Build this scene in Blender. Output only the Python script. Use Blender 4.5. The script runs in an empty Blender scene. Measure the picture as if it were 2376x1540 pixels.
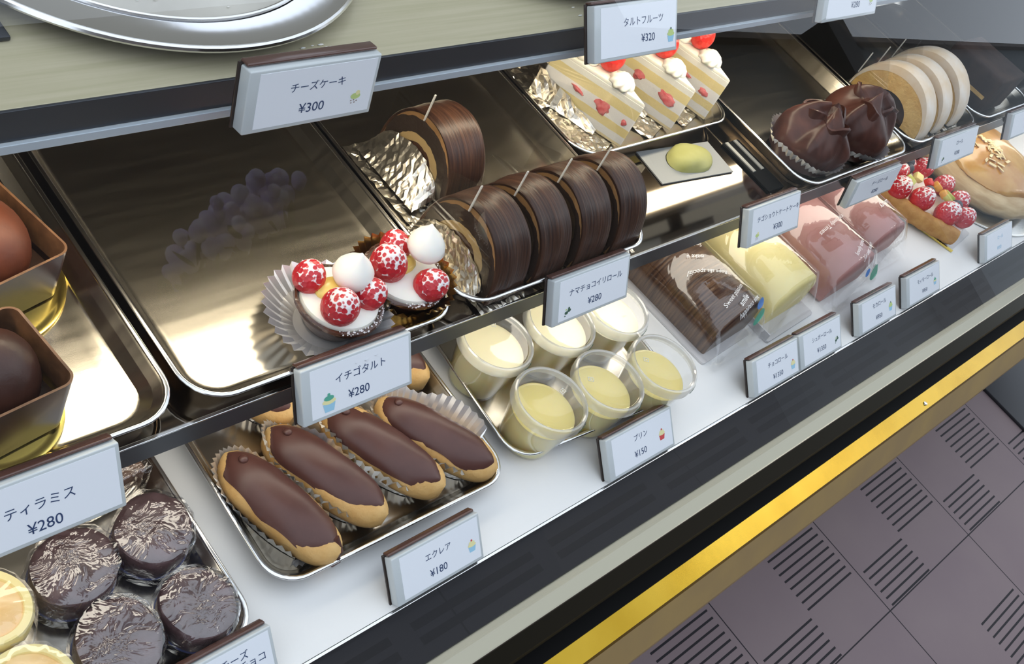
import bpy, bmesh, math, random
from mathutils import Vector, Matrix, noise
PI = math.pi
C = bpy.context.scene.collection
SC = bpy.context.scene

# ------------------------------------------------------------------ camera, world, lights, exposure
cam_d = bpy.data.cameras.new('camera')
cam_d.sensor_width = 36.0
cam_d.lens = 2490.0 / 2376.0 * 36.0
cam_d.clip_start = 0.02
cam = bpy.data.objects.new('camera', cam_d)
C.objects.link(cam)
cam.matrix_world = Matrix(((0.69830458, 0.28148917, -0.6581296, 0.0),
                           (-0.59828605, 0.73428597, -0.32074586, -0.1595),
                           (0.39296885, 0.61772806, 0.6811663, 0.72),
                           (0, 0, 0, 1)))
SC.camera = cam

world = bpy.data.worlds.new('daylight')
SC.world = world
world.use_nodes = True
wn = world.node_tree
wn.nodes.clear()
w_out = wn.nodes.new('ShaderNodeOutputWorld')
w_bg = wn.nodes.new('ShaderNodeBackground')
w_bg.inputs['Color'].default_value = (0.79, 0.88, 1.0, 1)
w_bg.inputs['Strength'].default_value = 1.75
wn.links.new(w_bg.outputs[0], w_out.inputs[0])

LAMP = 17.0          # emission of the show case tubes
LAMP_LOW = 5.8
CEIL_LAMP = 20.0     # shop ceiling lamps

SC.view_settings.view_transform = 'Standard'
SC.view_settings.look = 'None'
SC.view_settings.gamma = 1.0
SC.view_settings.exposure = 0.0
SC.view_settings.use_curve_mapping = False
SC.cycles.use_denoising = True
SC.cycles.max_bounces = 10
SC.cycles.diffuse_bounces = 4
SC.cycles.glossy_bounces = 5
SC.cycles.transmission_bounces = 6
SC.cycles.transparent_max_bounces = 24
SC.cycles.sample_clamp_indirect = 4.0
SC.cycles.caustics_reflective = False
SC.cycles.caustics_refractive = False

# ------------------------------------------------------------------ materials
def new_mat(name):
    m = bpy.data.materials.new(name)
    m.use_nodes = True
    nt = m.node_tree
    nt.nodes.clear()
    out = nt.nodes.new('ShaderNodeOutputMaterial')
    return m, nt, out

def node(nt, kind, **kw):
    n = nt.nodes.new(kind)
    for k, v in kw.items():
        if k in n.inputs:
            n.inputs[k].default_value = v
        else:
            setattr(n, k, v)
    return n

def math_node(nt, op, a, b=None, c=None):
    n = nt.nodes.new('ShaderNodeMath')
    n.operation = op
    for i, v in enumerate((a, b, c)):
        if v is None:
            continue
        if isinstance(v, (int, float)):
            n.inputs[i].default_value = v
        else:
            nt.links.new(v, n.inputs[i])
    return n.outputs[0]

def ramp(nt, fac, stops, interp='LINEAR'):
    r = nt.nodes.new('ShaderNodeValToRGB')
    r.color_ramp.interpolation = interp
    el = r.color_ramp.elements
    while len(el) < len(stops):
        el.new(0.5)
    for e, (p, c) in zip(el, stops):
        e.position = p
        e.color = (*c, 1)
    nt.links.new(fac, r.inputs[0])
    return r.outputs[0]

def coords(nt, scale=(1, 1, 1), kind='Object'):
    tc = nt.nodes.new('ShaderNodeTexCoord')
    mp = nt.nodes.new('ShaderNodeMapping')
    mp.inputs['Scale'].default_value = scale
    nt.links.new(tc.outputs[kind], mp.inputs[0])
    return mp.outputs[0]

def pbr(name, col, rough=0.5, metal=0.0, spec=0.5, col2=None, nscale=60, ndetail=4, nlo=0.35, nhi=0.65,
        stretch=(1, 1, 1), bump=0.0, bscale=200, bstretch=(1, 1, 1), bkind='noise', coat=0.0, sss=0.0, trans=0.0,
        aniso=0.0, rough2=None, sscale=0.006):
    m, nt, out = new_mat(name)
    b = nt.nodes.new('ShaderNodeBsdfPrincipled')
    b.inputs['Base Color'].default_value = (*col, 1)
    b.inputs['Roughness'].default_value = rough
    b.inputs['Metallic'].default_value = metal
    b.inputs['Specular IOR Level'].default_value = spec
    b.inputs['Coat Weight'].default_value = coat
    b.inputs['Coat Roughness'].default_value = 0.08
    b.inputs['Transmission Weight'].default_value = trans
    b.inputs['Anisotropic'].default_value = aniso
    if sss:
        b.inputs['Subsurface Weight'].default_value = sss
        b.inputs['Subsurface Scale'].default_value = sscale
        b.inputs['Subsurface Radius'].default_value = (1, 0.7, 0.4)
    if col2 is not None or rough2 is not None:
        n = node(nt, 'ShaderNodeTexNoise', Scale=nscale, Detail=ndetail)
        nt.links.new(coords(nt, stretch), n.inputs['Vector'])
        if col2 is not None:
            nt.links.new(ramp(nt, n.outputs['Fac'], [(nlo, col), (nhi, col2)]), b.inputs['Base Color'])
        if rough2 is not None:
            mr = node(nt, 'ShaderNodeMapRange')
            mr.inputs['From Min'].default_value = 0.3
            mr.inputs['From Max'].default_value = 0.7
            mr.inputs['To Min'].default_value = rough
            mr.inputs['To Max'].default_value = rough2
            nt.links.new(n.outputs['Fac'], mr.inputs['Value'])
            nt.links.new(mr.outputs[0], b.inputs['Roughness'])
    if bump:
        if bkind == 'voronoi':
            t = node(nt, 'ShaderNodeTexVoronoi', Scale=bscale)
            o = t.outputs['Distance']
        elif bkind == 'edge':
            t = node(nt, 'ShaderNodeTexVoronoi', Scale=bscale)
            t.feature = 'DISTANCE_TO_EDGE'
            o = t.outputs['Distance']
        else:
            t = node(nt, 'ShaderNodeTexNoise', Scale=bscale, Detail=5)
            o = t.outputs['Fac']
        nt.links.new(coords(nt, bstretch), t.inputs['Vector'])
        bp = node(nt, 'ShaderNodeBump', Strength=bump, Distance=0.002)
        nt.links.new(o, bp.inputs['Height'])
        nt.links.new(bp.outputs[0], b.inputs['Normal'])
    nt.links.new(b.outputs[0], out.inputs[0])
    return m

def clear_mat(name, tint=(1, 1, 1), base=0.06, gain=0.9, rough=0.02, bump=0.0, bscale=60, bkind='noise', body=None, body_amt=0.0):
    """a thin clear sheet: see-through with a Schlick reflection, optionally a milky share"""
    m, nt, out = new_mat(name)
    tr = node(nt, 'ShaderNodeBsdfTransparent', Color=(*tint, 1))
    gl = node(nt, 'ShaderNodeBsdfGlossy', Color=(1, 1, 1, 1), Roughness=rough)
    lw = node(nt, 'ShaderNodeLayerWeight', Blend=0.5)
    if bump:
        if bkind == 'edge':
            t = node(nt, 'ShaderNodeTexVoronoi', Scale=bscale)
            t.feature = 'DISTANCE_TO_EDGE'
            o = t.outputs['Distance']
        else:
            t = node(nt, 'ShaderNodeTexNoise', Scale=bscale, Detail=3, Distortion=1.5)
            o = t.outputs['Fac']
        nt.links.new(coords(nt), t.inputs['Vector'])
        bp = node(nt, 'ShaderNodeBump', Strength=bump, Distance=0.004)
        nt.links.new(o, bp.inputs['Height'])
        nt.links.new(bp.outputs[0], gl.inputs['Normal'])
        nt.links.new(bp.outputs[0], lw.inputs['Normal'])
    f = math_node(nt, 'MULTIPLY_ADD', math_node(nt, 'POWER', lw.outputs['Facing'], 5.0), gain, base)
    mx = nt.nodes.new('ShaderNodeMixShader')
    nt.links.new(f, mx.inputs[0])
    under = tr.outputs[0]
    if body is not None:
        df = node(nt, 'ShaderNodeBsdfDiffuse', Color=(*body, 1))
        tl = node(nt, 'ShaderNodeBsdfTranslucent', Color=(*body, 1))
        m0 = node(nt, 'ShaderNodeMixShader', Fac=0.5)
        nt.links.new(df.outputs[0], m0.inputs[1])
        nt.links.new(tl.outputs[0], m0.inputs[2])
        m1 = node(nt, 'ShaderNodeMixShader', Fac=body_amt)
        nt.links.new(tr.outputs[0], m1.inputs[1])
        nt.links.new(m0.outputs[0], m1.inputs[2])
        under = m1.outputs[0]
    nt.links.new(under, mx.inputs[1])
    nt.links.new(gl.outputs[0], mx.inputs[2])
    nt.links.new(mx.outputs[0], out.inputs[0])
    return m

def emit_mat(name, col, s):
    m, nt, out = new_mat(name)
    e = node(nt, 'ShaderNodeEmission', Color=(*col, 1), Strength=s)
    nt.links.new(e.outputs[0], out.inputs[0])
    return m

def band_mat(name, axis, stops, lo, hi, rough=0.6, wob=0.08, nscale=90, bump=0.25, sss=0.0, constant=True):
    """layers of a cake by height in the object's own space"""
    m, nt, out = new_mat(name)
    b = node(nt, 'ShaderNodeBsdfPrincipled', Roughness=rough)
    tc = nt.nodes.new('ShaderNodeTexCoord')
    sp = nt.nodes.new('ShaderNodeSeparateXYZ')
    nt.links.new(tc.outputs['Object'], sp.inputs[0])
    n = node(nt, 'ShaderNodeTexNoise', Scale=nscale, Detail=4)
    nt.links.new(tc.outputs['Object'], n.inputs['Vector'])
    v = math_node(nt, 'MULTIPLY_ADD', sp.outputs[axis], 1.0 / (hi - lo), -lo / (hi - lo))
    v = math_node(nt, 'ADD', v, math_node(nt, 'MULTIPLY', math_node(nt, 'SUBTRACT', n.outputs['Fac'], 0.5), wob))
    nt.links.new(ramp(nt, v, stops, 'CONSTANT' if constant else 'LINEAR'), b.inputs['Base Color'])
    if bump:
        n2 = node(nt, 'ShaderNodeTexNoise', Scale=500, Detail=3)
        nt.links.new(tc.outputs['Object'], n2.inputs['Vector'])
        bp = node(nt, 'ShaderNodeBump', Strength=bump, Distance=0.001)
        nt.links.new(n2.outputs['Fac'], bp.inputs['Height'])
        nt.links.new(bp.outputs[0], b.inputs['Normal'])
    if sss:
        b.inputs['Subsurface Weight'].default_value = sss
        b.inputs['Subsurface Scale'].default_value = 0.004
    nt.links.new(b.outputs[0], out.inputs[0])
    return m

def spiral_mat(name, stops, zc, rad, aspect=1.0):
    """swirl on the cut face of a roll: rings about the point (y=0, z=zc)"""
    m, nt, out = new_mat(name)
    b = node(nt, 'ShaderNodeBsdfPrincipled', Roughness=0.55)
    tc = nt.nodes.new('ShaderNodeTexCoord')
    sp = nt.nodes.new('ShaderNodeSeparateXYZ')
    nt.links.new(tc.outputs['Object'], sp.inputs[0])
    n = node(nt, 'ShaderNodeTexNoise', Scale=70, Detail=4)
    nt.links.new(tc.outputs['Object'], n.inputs['Vector'])
    y = sp.outputs[1]
    z = math_node(nt, 'MULTIPLY', math_node(nt, 'SUBTRACT', sp.outputs[2], zc), aspect)
    r = math_node(nt, 'SQRT', math_node(nt, 'ADD', math_node(nt, 'MULTIPLY', y, y), math_node(nt, 'MULTIPLY', z, z)))
    r = math_node(nt, 'MULTIPLY', r, 1.0 / rad)
    r = math_node(nt, 'ADD', r, math_node(nt, 'MULTIPLY', math_node(nt, 'SUBTRACT', n.outputs['Fac'], 0.5), 0.12))
    nt.links.new(ramp(nt, r, stops, 'CONSTANT'), b.inputs['Base Color'])
    n2 = node(nt, 'ShaderNodeTexNoise', Scale=420, Detail=3)
    nt.links.new(tc.outputs['Object'], n2.inputs['Vector'])
    bp = node(nt, 'ShaderNodeBump', Strength=0.4, Distance=0.001)
    nt.links.new(n2.outputs['Fac'], bp.inputs['Height'])
    nt.links.new(bp.outputs[0], b.inputs['Normal'])
    nt.links.new(b.outputs[0], out.inputs[0])
    return m

def streak_mat(name, c1, c2, axis=0, freq=180, rough=0.3, bump=0.5, coat=0.0):
    """comb lines across a coating: bands along one axis"""
    m, nt, out = new_mat(name)
    b = node(nt, 'ShaderNodeBsdfPrincipled', Roughness=rough)
    b.inputs['Specular IOR Level'].default_value = 0.3
    b.inputs['Coat Weight'].default_value = coat
    st = [25, 25, 25]
    st[axis] = freq
    n = node(nt, 'ShaderNodeTexNoise', Scale=1.0, Detail=3)
    nt.links.new(coords(nt, st), n.inputs['Vector'])
    nt.links.new(ramp(nt, n.outputs['Fac'], [(0.35, c1), (0.68, c2)]), b.inputs['Base Color'])
    bp = node(nt, 'ShaderNodeBump', Strength=bump, Distance=0.0015)
    nt.links.new(n.outputs['Fac'], bp.inputs['Height'])
    nt.links.new(bp.outputs[0], b.inputs['Normal'])
    nt.links.new(b.outputs[0], out.inputs[0])
    return m

def berry_mat(name, sugar=True, red=(0.62, 0.03, 0.035), red2=(0.45, 0.015, 0.03), amount=0.0):
    """strawberry skin with seed pits; icing sugar lies in a net between them"""
    m, nt, out = new_mat(name)
    b = node(nt, 'ShaderNodeBsdfPrincipled', Roughness=0.32)
    b.inputs['Subsurface Weight'].default_value = 0.15
    b.inputs['Subsurface Scale'].default_value = 0.004
    tc = nt.nodes.new('ShaderNodeTexCoord')
    n = node(nt, 'ShaderNodeTexNoise', Scale=60, Detail=3)
    nt.links.new(tc.outputs['Object'], n.inputs['Vector'])
    base = ramp(nt, n.outputs['Fac'], [(0.35, red2), (0.65, red)])
    v = node(nt, 'ShaderNodeTexVoronoi', Scale=300)
    nt.links.new(tc.outputs['Object'], v.inputs['Vector'])
    col = base
    if sugar:
        sp = nt.nodes.new('ShaderNodeSeparateXYZ')
        nt.links.new(tc.outputs['Object'], sp.inputs[0])
        n2 = node(nt, 'ShaderNodeTexNoise', Scale=500, Detail=2)
        nt.links.new(tc.outputs['Object'], n2.inputs['Vector'])
        f = math_node(nt, 'MULTIPLY_ADD', v.outputs['Distance'], 2.0, -1.42 + amount)
        f = math_node(nt, 'ADD', f, math_node(nt, 'MULTIPLY', sp.outputs[2], 52.0))
        f = math_node(nt, 'ADD', f, math_node(nt, 'MULTIPLY_ADD', n2.outputs['Fac'], 0.6, -0.30))
        f = ramp(nt, f, [(0.18, (0, 0, 0)), (0.42, (1, 1, 1))])
        mx = node(nt, 'ShaderNodeMix', data_type='RGBA')
        nt.links.new(f, mx.inputs['Factor'])
        nt.links.new(base, mx.inputs[6])
        mx.inputs[7].default_value = (0.85, 0.80, 0.80, 1)
        col = mx.outputs[2]
    nt.links.new(col, b.inputs['Base Color'])
    bp = node(nt, 'ShaderNodeBump', Strength=0.55, Distance=0.0012)
    nt.links.new(v.outputs['Distance'], bp.inputs['Height'])
    nt.links.new(bp.outputs[0], b.inputs['Normal'])
    nt.links.new(b.outputs[0], out.inputs[0])
    return m

def tile_mat(name):
    """mauve floor tiles, two of four quarters grooved with black lines"""
    m, nt, out = new_mat(name)
    b = node(nt, 'ShaderNodeBsdfPrincipled', Roughness=0.6)
    b.inputs['Specular IOR Level'].default_value = 0.2
    tc = nt.nodes.new('ShaderNodeTexCoord')
    sp = nt.nodes.new('ShaderNodeSeparateXYZ')
    nt.links.new(tc.outputs['Object'], sp.inputs[0])
    S = 0.327
    u = math_node(nt, 'MULTIPLY_ADD', sp.outputs[0], 1 / S, -1.5595 / S + 40)
    v = math_node(nt, 'MULTIPLY_ADD', sp.outputs[1], 1 / S, 0.3125 / S + 40)
    fu, fv = math_node(nt, 'FRACT', u), math_node(nt, 'FRACT', v)
    def less(a, t): return math_node(nt, 'LESS_THAN', a, t)
    def gt(a, t): return math_node(nt, 'GREATER_THAN', a, t)
    def mul(a, c): return math_node(nt, 'MULTIPLY', a, c)
    def mx(a, c): return math_node(nt, 'MAXIMUM', a, c)
    seam = mx(mx(less(fu, 0.007), less(fv, 0.007)), 0.0)
    # grooves run along x
    gv = math_node(nt, 'FRACT', math_node(nt, 'ADD', mul(fv, 23.0), 0.1))
    g = less(math_node(nt, 'ABSOLUTE', math_node(nt, 'SUBTRACT', gv, 0.5)), 0.13)
    qa = mul(mul(gt(fu, 0.045), less(fu, 0.495)), mul(gt(fv, 0.008), less(fv, 0.262)))
    qb = mul(mul(gt(fu, 0.515), less(fu, 0.965)), mul(gt(fv, 0.268), less(fv, 0.66)))
    dark = mx(mul(g, mx(qa, qb)), seam)
    n = node(nt, 'ShaderNodeTexNoise', Scale=5, Detail=5)
    nt.links.new(tc.outputs['Object'], n.inputs['Vector'])
    base = ramp(nt, n.outputs['Fac'], [(0.3, (0.195, 0.145, 0.155)), (0.7, (0.22, 0.168, 0.170))])
    m2 = node(nt, 'ShaderNodeMix', data_type='RGBA')
    nt.links.new(dark, m2.inputs['Factor'])
    nt.links.new(base, m2.inputs[6])
    m2.inputs[7].default_value = (0.012, 0.01, 0.014, 1)
    nt.links.new(m2.outputs[2], b.inputs['Base Color'])
    bp = node(nt, 'ShaderNodeBump', Strength=0.6, Distance=0.002)
    bp.invert = True
    nt.links.new(dark, bp.inputs['Height'])
    nt.links.new(bp.outputs[0], b.inputs['Normal'])
    nt.links.new(b.outputs[0], out.inputs[0])
    return m

def grille_mat(name):
    """dark plastic air grille with two rows of long slots and joints between panels"""
    m, nt, out = new_mat(name)
    b = node(nt, 'ShaderNodeBsdfPrincipled', Roughness=0.5)
    b.inputs['Specular IOR Level'].default_value = 0.25
    tc = nt.nodes.new('ShaderNodeTexCoord')
    sp = nt.nodes.new('ShaderNodeSeparateXYZ')
    nt.links.new(tc.outputs['Object'], sp.inputs[0])
    x, y = sp.outputs[0], sp.outputs[1]
    fx = math_node(nt, 'FRACT', math_node(nt, 'MULTIPLY_ADD', x, 1 / 0.155, 0.35))
    inx = math_node(nt, 'LESS_THAN', math_node(nt, 'ABSOLUTE', math_node(nt, 'SUBTRACT', fx, 0.5)), 0.43)
    def row(c, h):
        return math_node(nt, 'LESS_THAN', math_node(nt, 'ABSOLUTE', math_node(nt, 'SUBTRACT', y, c)), h)
    rows = math_node(nt, 'MAXIMUM', row(-0.017, 0.0035), row(-0.030, 0.0035))
    slot = math_node(nt, 'MULTIPLY', rows, inx)
    fj = math_node(nt, 'FRACT', math_node(nt, 'MULTIPLY_ADD', x, 1 / 0.31, 0.52))
    jo = math_node(nt, 'LESS_THAN', fj, 0.006)
    d = math_node(nt, 'MAXIMUM', slot, jo)
    mx = node(nt, 'ShaderNodeMix', data_type='RGBA')
    nt.links.new(d, mx.inputs['Factor'])
    mx.inputs[6].default_value = (0.012, 0.012, 0.015, 1)
    mx.inputs[7].default_value = (0.006, 0.006, 0.008, 1)
    nt.links.new(mx.outputs[2], b.inputs['Base Color'])
    bp = node(nt, 'ShaderNodeBump', Strength=0.5, Distance=0.002)
    bp.invert = True
    nt.links.new(d, bp.inputs['Height'])
    nt.links.new(bp.outputs[0], b.inputs['Normal'])
    nt.links.new(b.outputs[0], out.inputs[0])
    return m

M = {}
M['steel'] = pbr('tray_steel', (0.58, 0.545, 0.48), 0.19, 1.0, rough2=0.25, nscale=3, stretch=(3, 40, 3), bump=0.015, bscale=160, bstretch=(1, 14, 1))
M['rim'] = pbr('tray_rim_steel', (0.78, 0.78, 0.78), 0.16, 1.0)
M['round'] = pbr('polished_steel', (0.74, 0.75, 0.78), 0.12, 1.0)
M['round_floor'] = pbr('pale_tray_floor', (0.62, 0.60, 0.55), 0.5, 0.35, col2=(0.74, 0.72, 0.66), nscale=18, bump=0.1, bscale=90)
M['shelf'] = pbr('shelf_steel', (0.24, 0.205, 0.165), 0.06, 1.0)
M['shelf_edge'] = pbr('shelf_edge_dark_steel', (0.055, 0.06, 0.07), 0.35, 0.6)
M['shelf_top'] = pbr('beige_shelf_top', (0.46, 0.425, 0.28), 0.42, 0.2, col2=(0.53, 0.485, 0.34), nscale=4, stretch=(2, 60, 2))
M['flange'] = pbr('pale_flange', (0.55, 0.63, 0.70), 0.4, 0.2)
M['white'] = pbr('white_base_laminate', (0.80, 0.80, 0.79), 0.35, 0.0, col2=(0.83, 0.83, 0.82), nscale=6)
M['grille'] = grille_mat('dark_grille_plastic')
M['rail'] = pbr('satin_rail_steel', (0.32, 0.30, 0.23), 0.33, 1.0, bump=0.04, bscale=40, bstretch=(1, 30, 1))
M['rail_dark'] = pbr('rail_underside_steel', (0.10, 0.095, 0.065), 0.4, 1.0)
M['black'] = pbr('black_plastic', (0.003, 0.003, 0.003), 0.7, spec=0.08)
M['brass'] = pbr('yellow_brass', (0.32, 0.195, 0.012), 0.27, 0.9, col2=(0.40, 0.26, 0.025), nscale=9, bump=0.06, bscale=60)
M['brass_dull'] = pbr('dull_brass', (0.46, 0.32, 0.13), 0.5, 0.45, col2=(0.40, 0.28, 0.13), nscale=14)
M['tile'] = tile_mat('floor_tile')
M['tile_dark'] = pbr('black_floor_tile', (0.014, 0.014, 0.018), 0.45)
M['back'] = pbr('case_back_dark', (0.075, 0.066, 0.055), 0.5)
M['shop_wall'] = pbr('shop_wall_brown', (0.13, 0.115, 0.11), 0.8)
M['shop_wall_grey'] = pbr('shop_wall_grey', (0.16, 0.18, 0.19), 0.8)
M['rear_wall'] = pbr('rear_wall_beige', (0.34, 0.315, 0.255), 0.8)
M['underside'] = pbr('shelf_underside', (0.24, 0.215, 0.175), 0.6)
M['pillar'] = pbr('pillar_black', (0.012, 0.012, 0.014), 0.6)
M['glass'] = clear_mat('case_glass', (0.99, 0.99, 0.985), 0.045, 0.85, 0.0)
M['lamp'] = emit_mat('lamp_tube_warm', (1.0, 0.88, 0.66), LAMP)
M['lamp_low'] = emit_mat('lamp_tube_neutral', (1.0, 0.93, 0.80), LAMP_LOW)
M['ceiling_lamp'] = emit_mat('ceiling_lamp_white', (1.0, 0.95, 0.86), CEIL_LAMP)
M['lamp_body'] = pbr('lamp_housing', (0.5, 0.5, 0.5), 0.5)
# price tags
M['tag_back'] = pbr('tag_brown_plastic', (0.030, 0.020, 0.016), 0.25)
M['tag_clip'] = pbr('tag_brown_clip', (0.095, 0.045, 0.035), 0.22, 0.1, coat=0.4)
M['tag_acrylic'] = pbr('tag_frosted_acrylic', (0.58, 0.62, 0.63), 0.12, trans=0.0, sss=0.0)
M['paper'] = pbr('tag_paper', (0.86, 0.89, 0.94), 0.35, spec=0.4)
M['ink'] = pbr('tag_blue_grey_ink', (0.028, 0.055, 0.14), 0.6)
M['icon_green'] = pbr('icon_green', (0.10, 0.42, 0.30), 0.6)
M['icon_lime'] = pbr('icon_lime', (0.55, 0.68, 0.25), 0.6)
M['icon_yellow'] = pbr('icon_yellow', (0.85, 0.80, 0.42), 0.6)
M['icon_blue'] = pbr('icon_blue', (0.35, 0.62, 0.80), 0.6)
M['icon_red'] = pbr('icon_red', (0.65, 0.08, 0.08), 0.6)
M['icon_brown'] = pbr('icon_brown', (0.20, 0.11, 0.07), 0.6)
M['icon_dark'] = pbr('icon_dark_green', (0.05, 0.12, 0.08), 0.6)
# food
M['choc'] = pbr('chocolate_glaze', (0.078, 0.028, 0.022), 0.38, col2=(0.102, 0.040, 0.031), nscale=30, bump=0.08, bscale=120)
M['bun'] = pbr('choux_pastry', (0.62, 0.35, 0.11), 0.6, col2=(0.72, 0.46, 0.18), nscale=60, bump=0.35, bscale=220, sss=0.1)
M['foil'] = pbr('silver_foil', (0.66, 0.62, 0.54), 0.3, 1.0, bump=0.45, bscale=110, bkind='edge')
M['foil_cup'] = pbr('fluted_silver_foil', (0.90, 0.90, 0.91), 0.28, 0.75)
M['foil_gold'] = pbr('fluted_gold_foil', (0.72, 0.47, 0.14), 0.2, 1.0, bump=0.2, bscale=120)
M['roll_skin'] = streak_mat('combed_chocolate', (0.022, 0.009, 0.006), (0.070, 0.030, 0.016), 0, 420, 0.36, 0.5, 0.0)
M['roll_face'] = spiral_mat('chocolate_roll_cut', [(0.0, (0.024, 0.012, 0.007)), (0.16, (0.50, 0.31, 0.12)), (0.36, (0.07, 0.026, 0.012)),
                                                   (0.46, (0.55, 0.38, 0.17)), (0.62, (0.025, 0.012, 0.007)), (0.91, (0.30, 0.16, 0.06))], 0.016, 0.0465, 0.96)
M['cream'] = pbr('whipped_cream', (0.90, 0.875, 0.79), 0.45, sss=0.3)
M['sponge_layers'] = band_mat('shortcake_layers', 2, [(0.0, (0.80, 0.68, 0.42)), (0.07, (0.92, 0.90, 0.88)), (0.23, (0.86, 0.71, 0.34)), (0.40, (0.92, 0.90, 0.89)),
                                                       (0.66, (0.86, 0.72, 0.36)), (0.86, (0.93, 0.91, 0.84))], 0.0, 0.053, 0.5, 0.03)
M['straw'] = berry_mat('strawberry', False, (0.72, 0.045, 0.03), (0.60, 0.02, 0.02))
M['straw_sugar'] = berry_mat('sugared_strawberry', True)
M['straw_pink'] = berry_mat('pale_sugared_strawberry', True, (0.62, 0.05, 0.06), (0.48, 0.03, 0.05), -0.12)
M['straw_cut'] = pbr('cut_strawberry', (0.72, 0.22, 0.22), 0.4, col2=(0.62, 0.10, 0.11), nscale=180)
M['meringue'] = pbr('meringue', (0.90, 0.88, 0.82), 0.4, sss=0.35)
M['custard'] = pbr('custard', (0.86, 0.66, 0.18), 0.25, sss=0.2)
M['pudding'] = pbr('pudding', (0.90, 0.73, 0.22), 0.2, col2=(0.92, 0.76, 0.28), nscale=20, sss=0.25)
M['pudding_body'] = pbr('pudding_in_cup', (1.0, 0.77, 0.37), 0.22, sss=0.9, sscale=0.025)
M['pudding_pale'] = pbr('pale_pudding', (0.92, 0.84, 0.54), 0.2, sss=0.25)
M['cup'] = clear_mat('cup_plastic', (0.97, 0.97, 0.96), 0.05, 0.8, 0.06, body=(0.85, 0.85, 0.82), body_amt=0.05)
M['lid'] = clear_mat('lid_plastic', (0.98, 0.98, 0.98), 0.07, 0.8, 0.05, bump=0.02, bscale=25, body=(0.9, 0.9, 0.9), body_amt=0.05)
M['lid_rim'] = clear_mat('lid_rim_plastic', (0.95, 0.95, 0.95), 0.12, 0.8, 0.1, body=(0.86, 0.87, 0.87), body_amt=0.42)
M['tart_shell'] = pbr('chocolate_tart_shell', (0.045, 0.017, 0.010), 0.25, col2=(0.085, 0.032, 0.016), nscale=120, bump=0.5, bscale=260, coat=0.4)
M['tart_crust'] = pbr('golden_tart_crust', (0.50, 0.27, 0.08), 0.6, col2=(0.40, 0.19, 0.05), nscale=90, bump=0.4, bscale=250)
M['dusting'] = pbr('icing_sugar_dust', (0.85, 0.83, 0.84), 0.8)
M['brownie'] = pbr('dark_chocolate_cake', (0.060, 0.030, 0.032), 0.4, col2=(0.130, 0.078, 0.082), nscale=45, bump=0.6, bscale=130)
M['brown_box'] = pbr('brown_cake', (0.085, 0.040, 0.022), 0.4, col2=(0.13, 0.065, 0.035), nscale=30, bump=0.3, bscale=100)
M['wrap'] = clear_mat('crinkled_wrap', (0.97, 0.97, 0.98), 0.11, 1.0, 0.05, bump=1.0, bscale=48)
M['wrap_soft'] = clear_mat('smooth_wrap', (0.98, 0.98, 0.98), 0.07, 0.9, 0.035, bump=0.22, bscale=16)
M['wrap_base'] = pbr('blue_wrap_base', (0.06, 0.08, 0.22), 0.2, coat=0.5)
M['film'] = clear_mat('clear_film', (0.97, 0.97, 0.96), 0.05, 0.7, 0.03)
M['film_edge'] = clear_mat('film_edge', (1, 1, 1), 0.1, 0.6, 0.2, body=(0.92, 0.92, 0.88), body_amt=0.8)
M['cheese_skin'] = pbr('cheese_tart_rim', (0.92, 0.78, 0.36), 0.4, sss=0.2)
M['cheese_top'] = pbr('cheese_tart_top', (0.92, 0.60, 0.26), 0.3, col2=(0.94, 0.72, 0.40), nscale=35, coat=0.3, sss=0.15)
M['cocoa'] = pbr('cocoa_dome', (0.125, 0.028, 0.008), 0.5, col2=(0.085, 0.019, 0.006), nscale=40, bump=0.15, bscale=200)
M['cocoa_dark'] = pbr('dark_cocoa_dome', (0.045, 0.014, 0.008), 0.4, col2=(0.032, 0.010, 0.006), nscale=40, bump=0.15, bscale=200)
M['collar'] = pbr('chocolate_collar', (0.075, 0.028, 0.020), 0.3, col2=(0.040, 0.016, 0.012), nscale=40, coat=0.05)
M['collar_base'] = pbr('dark_cake_base', (0.020, 0.013, 0.011), 0.25, col2=(0.07, 0.035, 0.022), nscale=50, coat=0.5)
M['collar_cut'] = pbr('pale_chocolate_edge', (0.17, 0.08, 0.035), 0.5, col2=(0.10, 0.045, 0.02), nscale=120)
M['gold_board'] = pbr('gold_board', (0.80, 0.62, 0.16), 0.2, 1.0)
M['silver_board'] = pbr('silver_board', (0.75, 0.75, 0.72), 0.2, 1.0)
M['crumple_choc'] = streak_mat('folded_chocolate', (0.050, 0.018, 0.013), (0.095, 0.038, 0.028), 0, 90, 0.3, 0.4)
M['roll_white'] = pbr('dusted_roll_skin', (0.74, 0.57, 0.38), 0.55, col2=(0.82, 0.74, 0.64), nscale=30, bump=0.15, bscale=160)
M['roll_tan'] = pbr('tan_sponge', (0.62, 0.37, 0.11), 0.7, col2=(0.70, 0.47, 0.17), nscale=60, bump=0.6, bscale=260)
M['choc_roll'] = streak_mat('wood_grain_chocolate', (0.040, 0.016, 0.011), (0.16, 0.085, 0.045), 1, 420, 0.3, 0.3)
M['yellow_roll'] = pbr('yellow_sponge', (0.86, 0.72, 0.28), 0.5, col2=(0.90, 0.78, 0.36), nscale=25, bump=0.1, bscale=150, sss=0.15)
M['pink_roll'] = pbr('mocha_pink_roll', (0.36, 0.155, 0.13), 0.45, col2=(0.45, 0.20, 0.19), nscale=18)
M['cream_end'] = pbr('pale_cream_end', (0.82, 0.76, 0.62), 0.5)
M['board'] = pbr('white_card_board', (0.62, 0.61, 0.62), 0.4)
M['grey_reflection'] = pbr('painted_grey_reflection', (0.24, 0.25, 0.25), 0.4)  # grey of a reflection in the shelf, put into colour
M['green_reflection'] = pbr('painted_green_reflection', (0.34, 0.33, 0.09), 0.6, col2=(0.42, 0.41, 0.16), nscale=30)  # green of the same shelf reflection, painted on a lump
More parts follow.
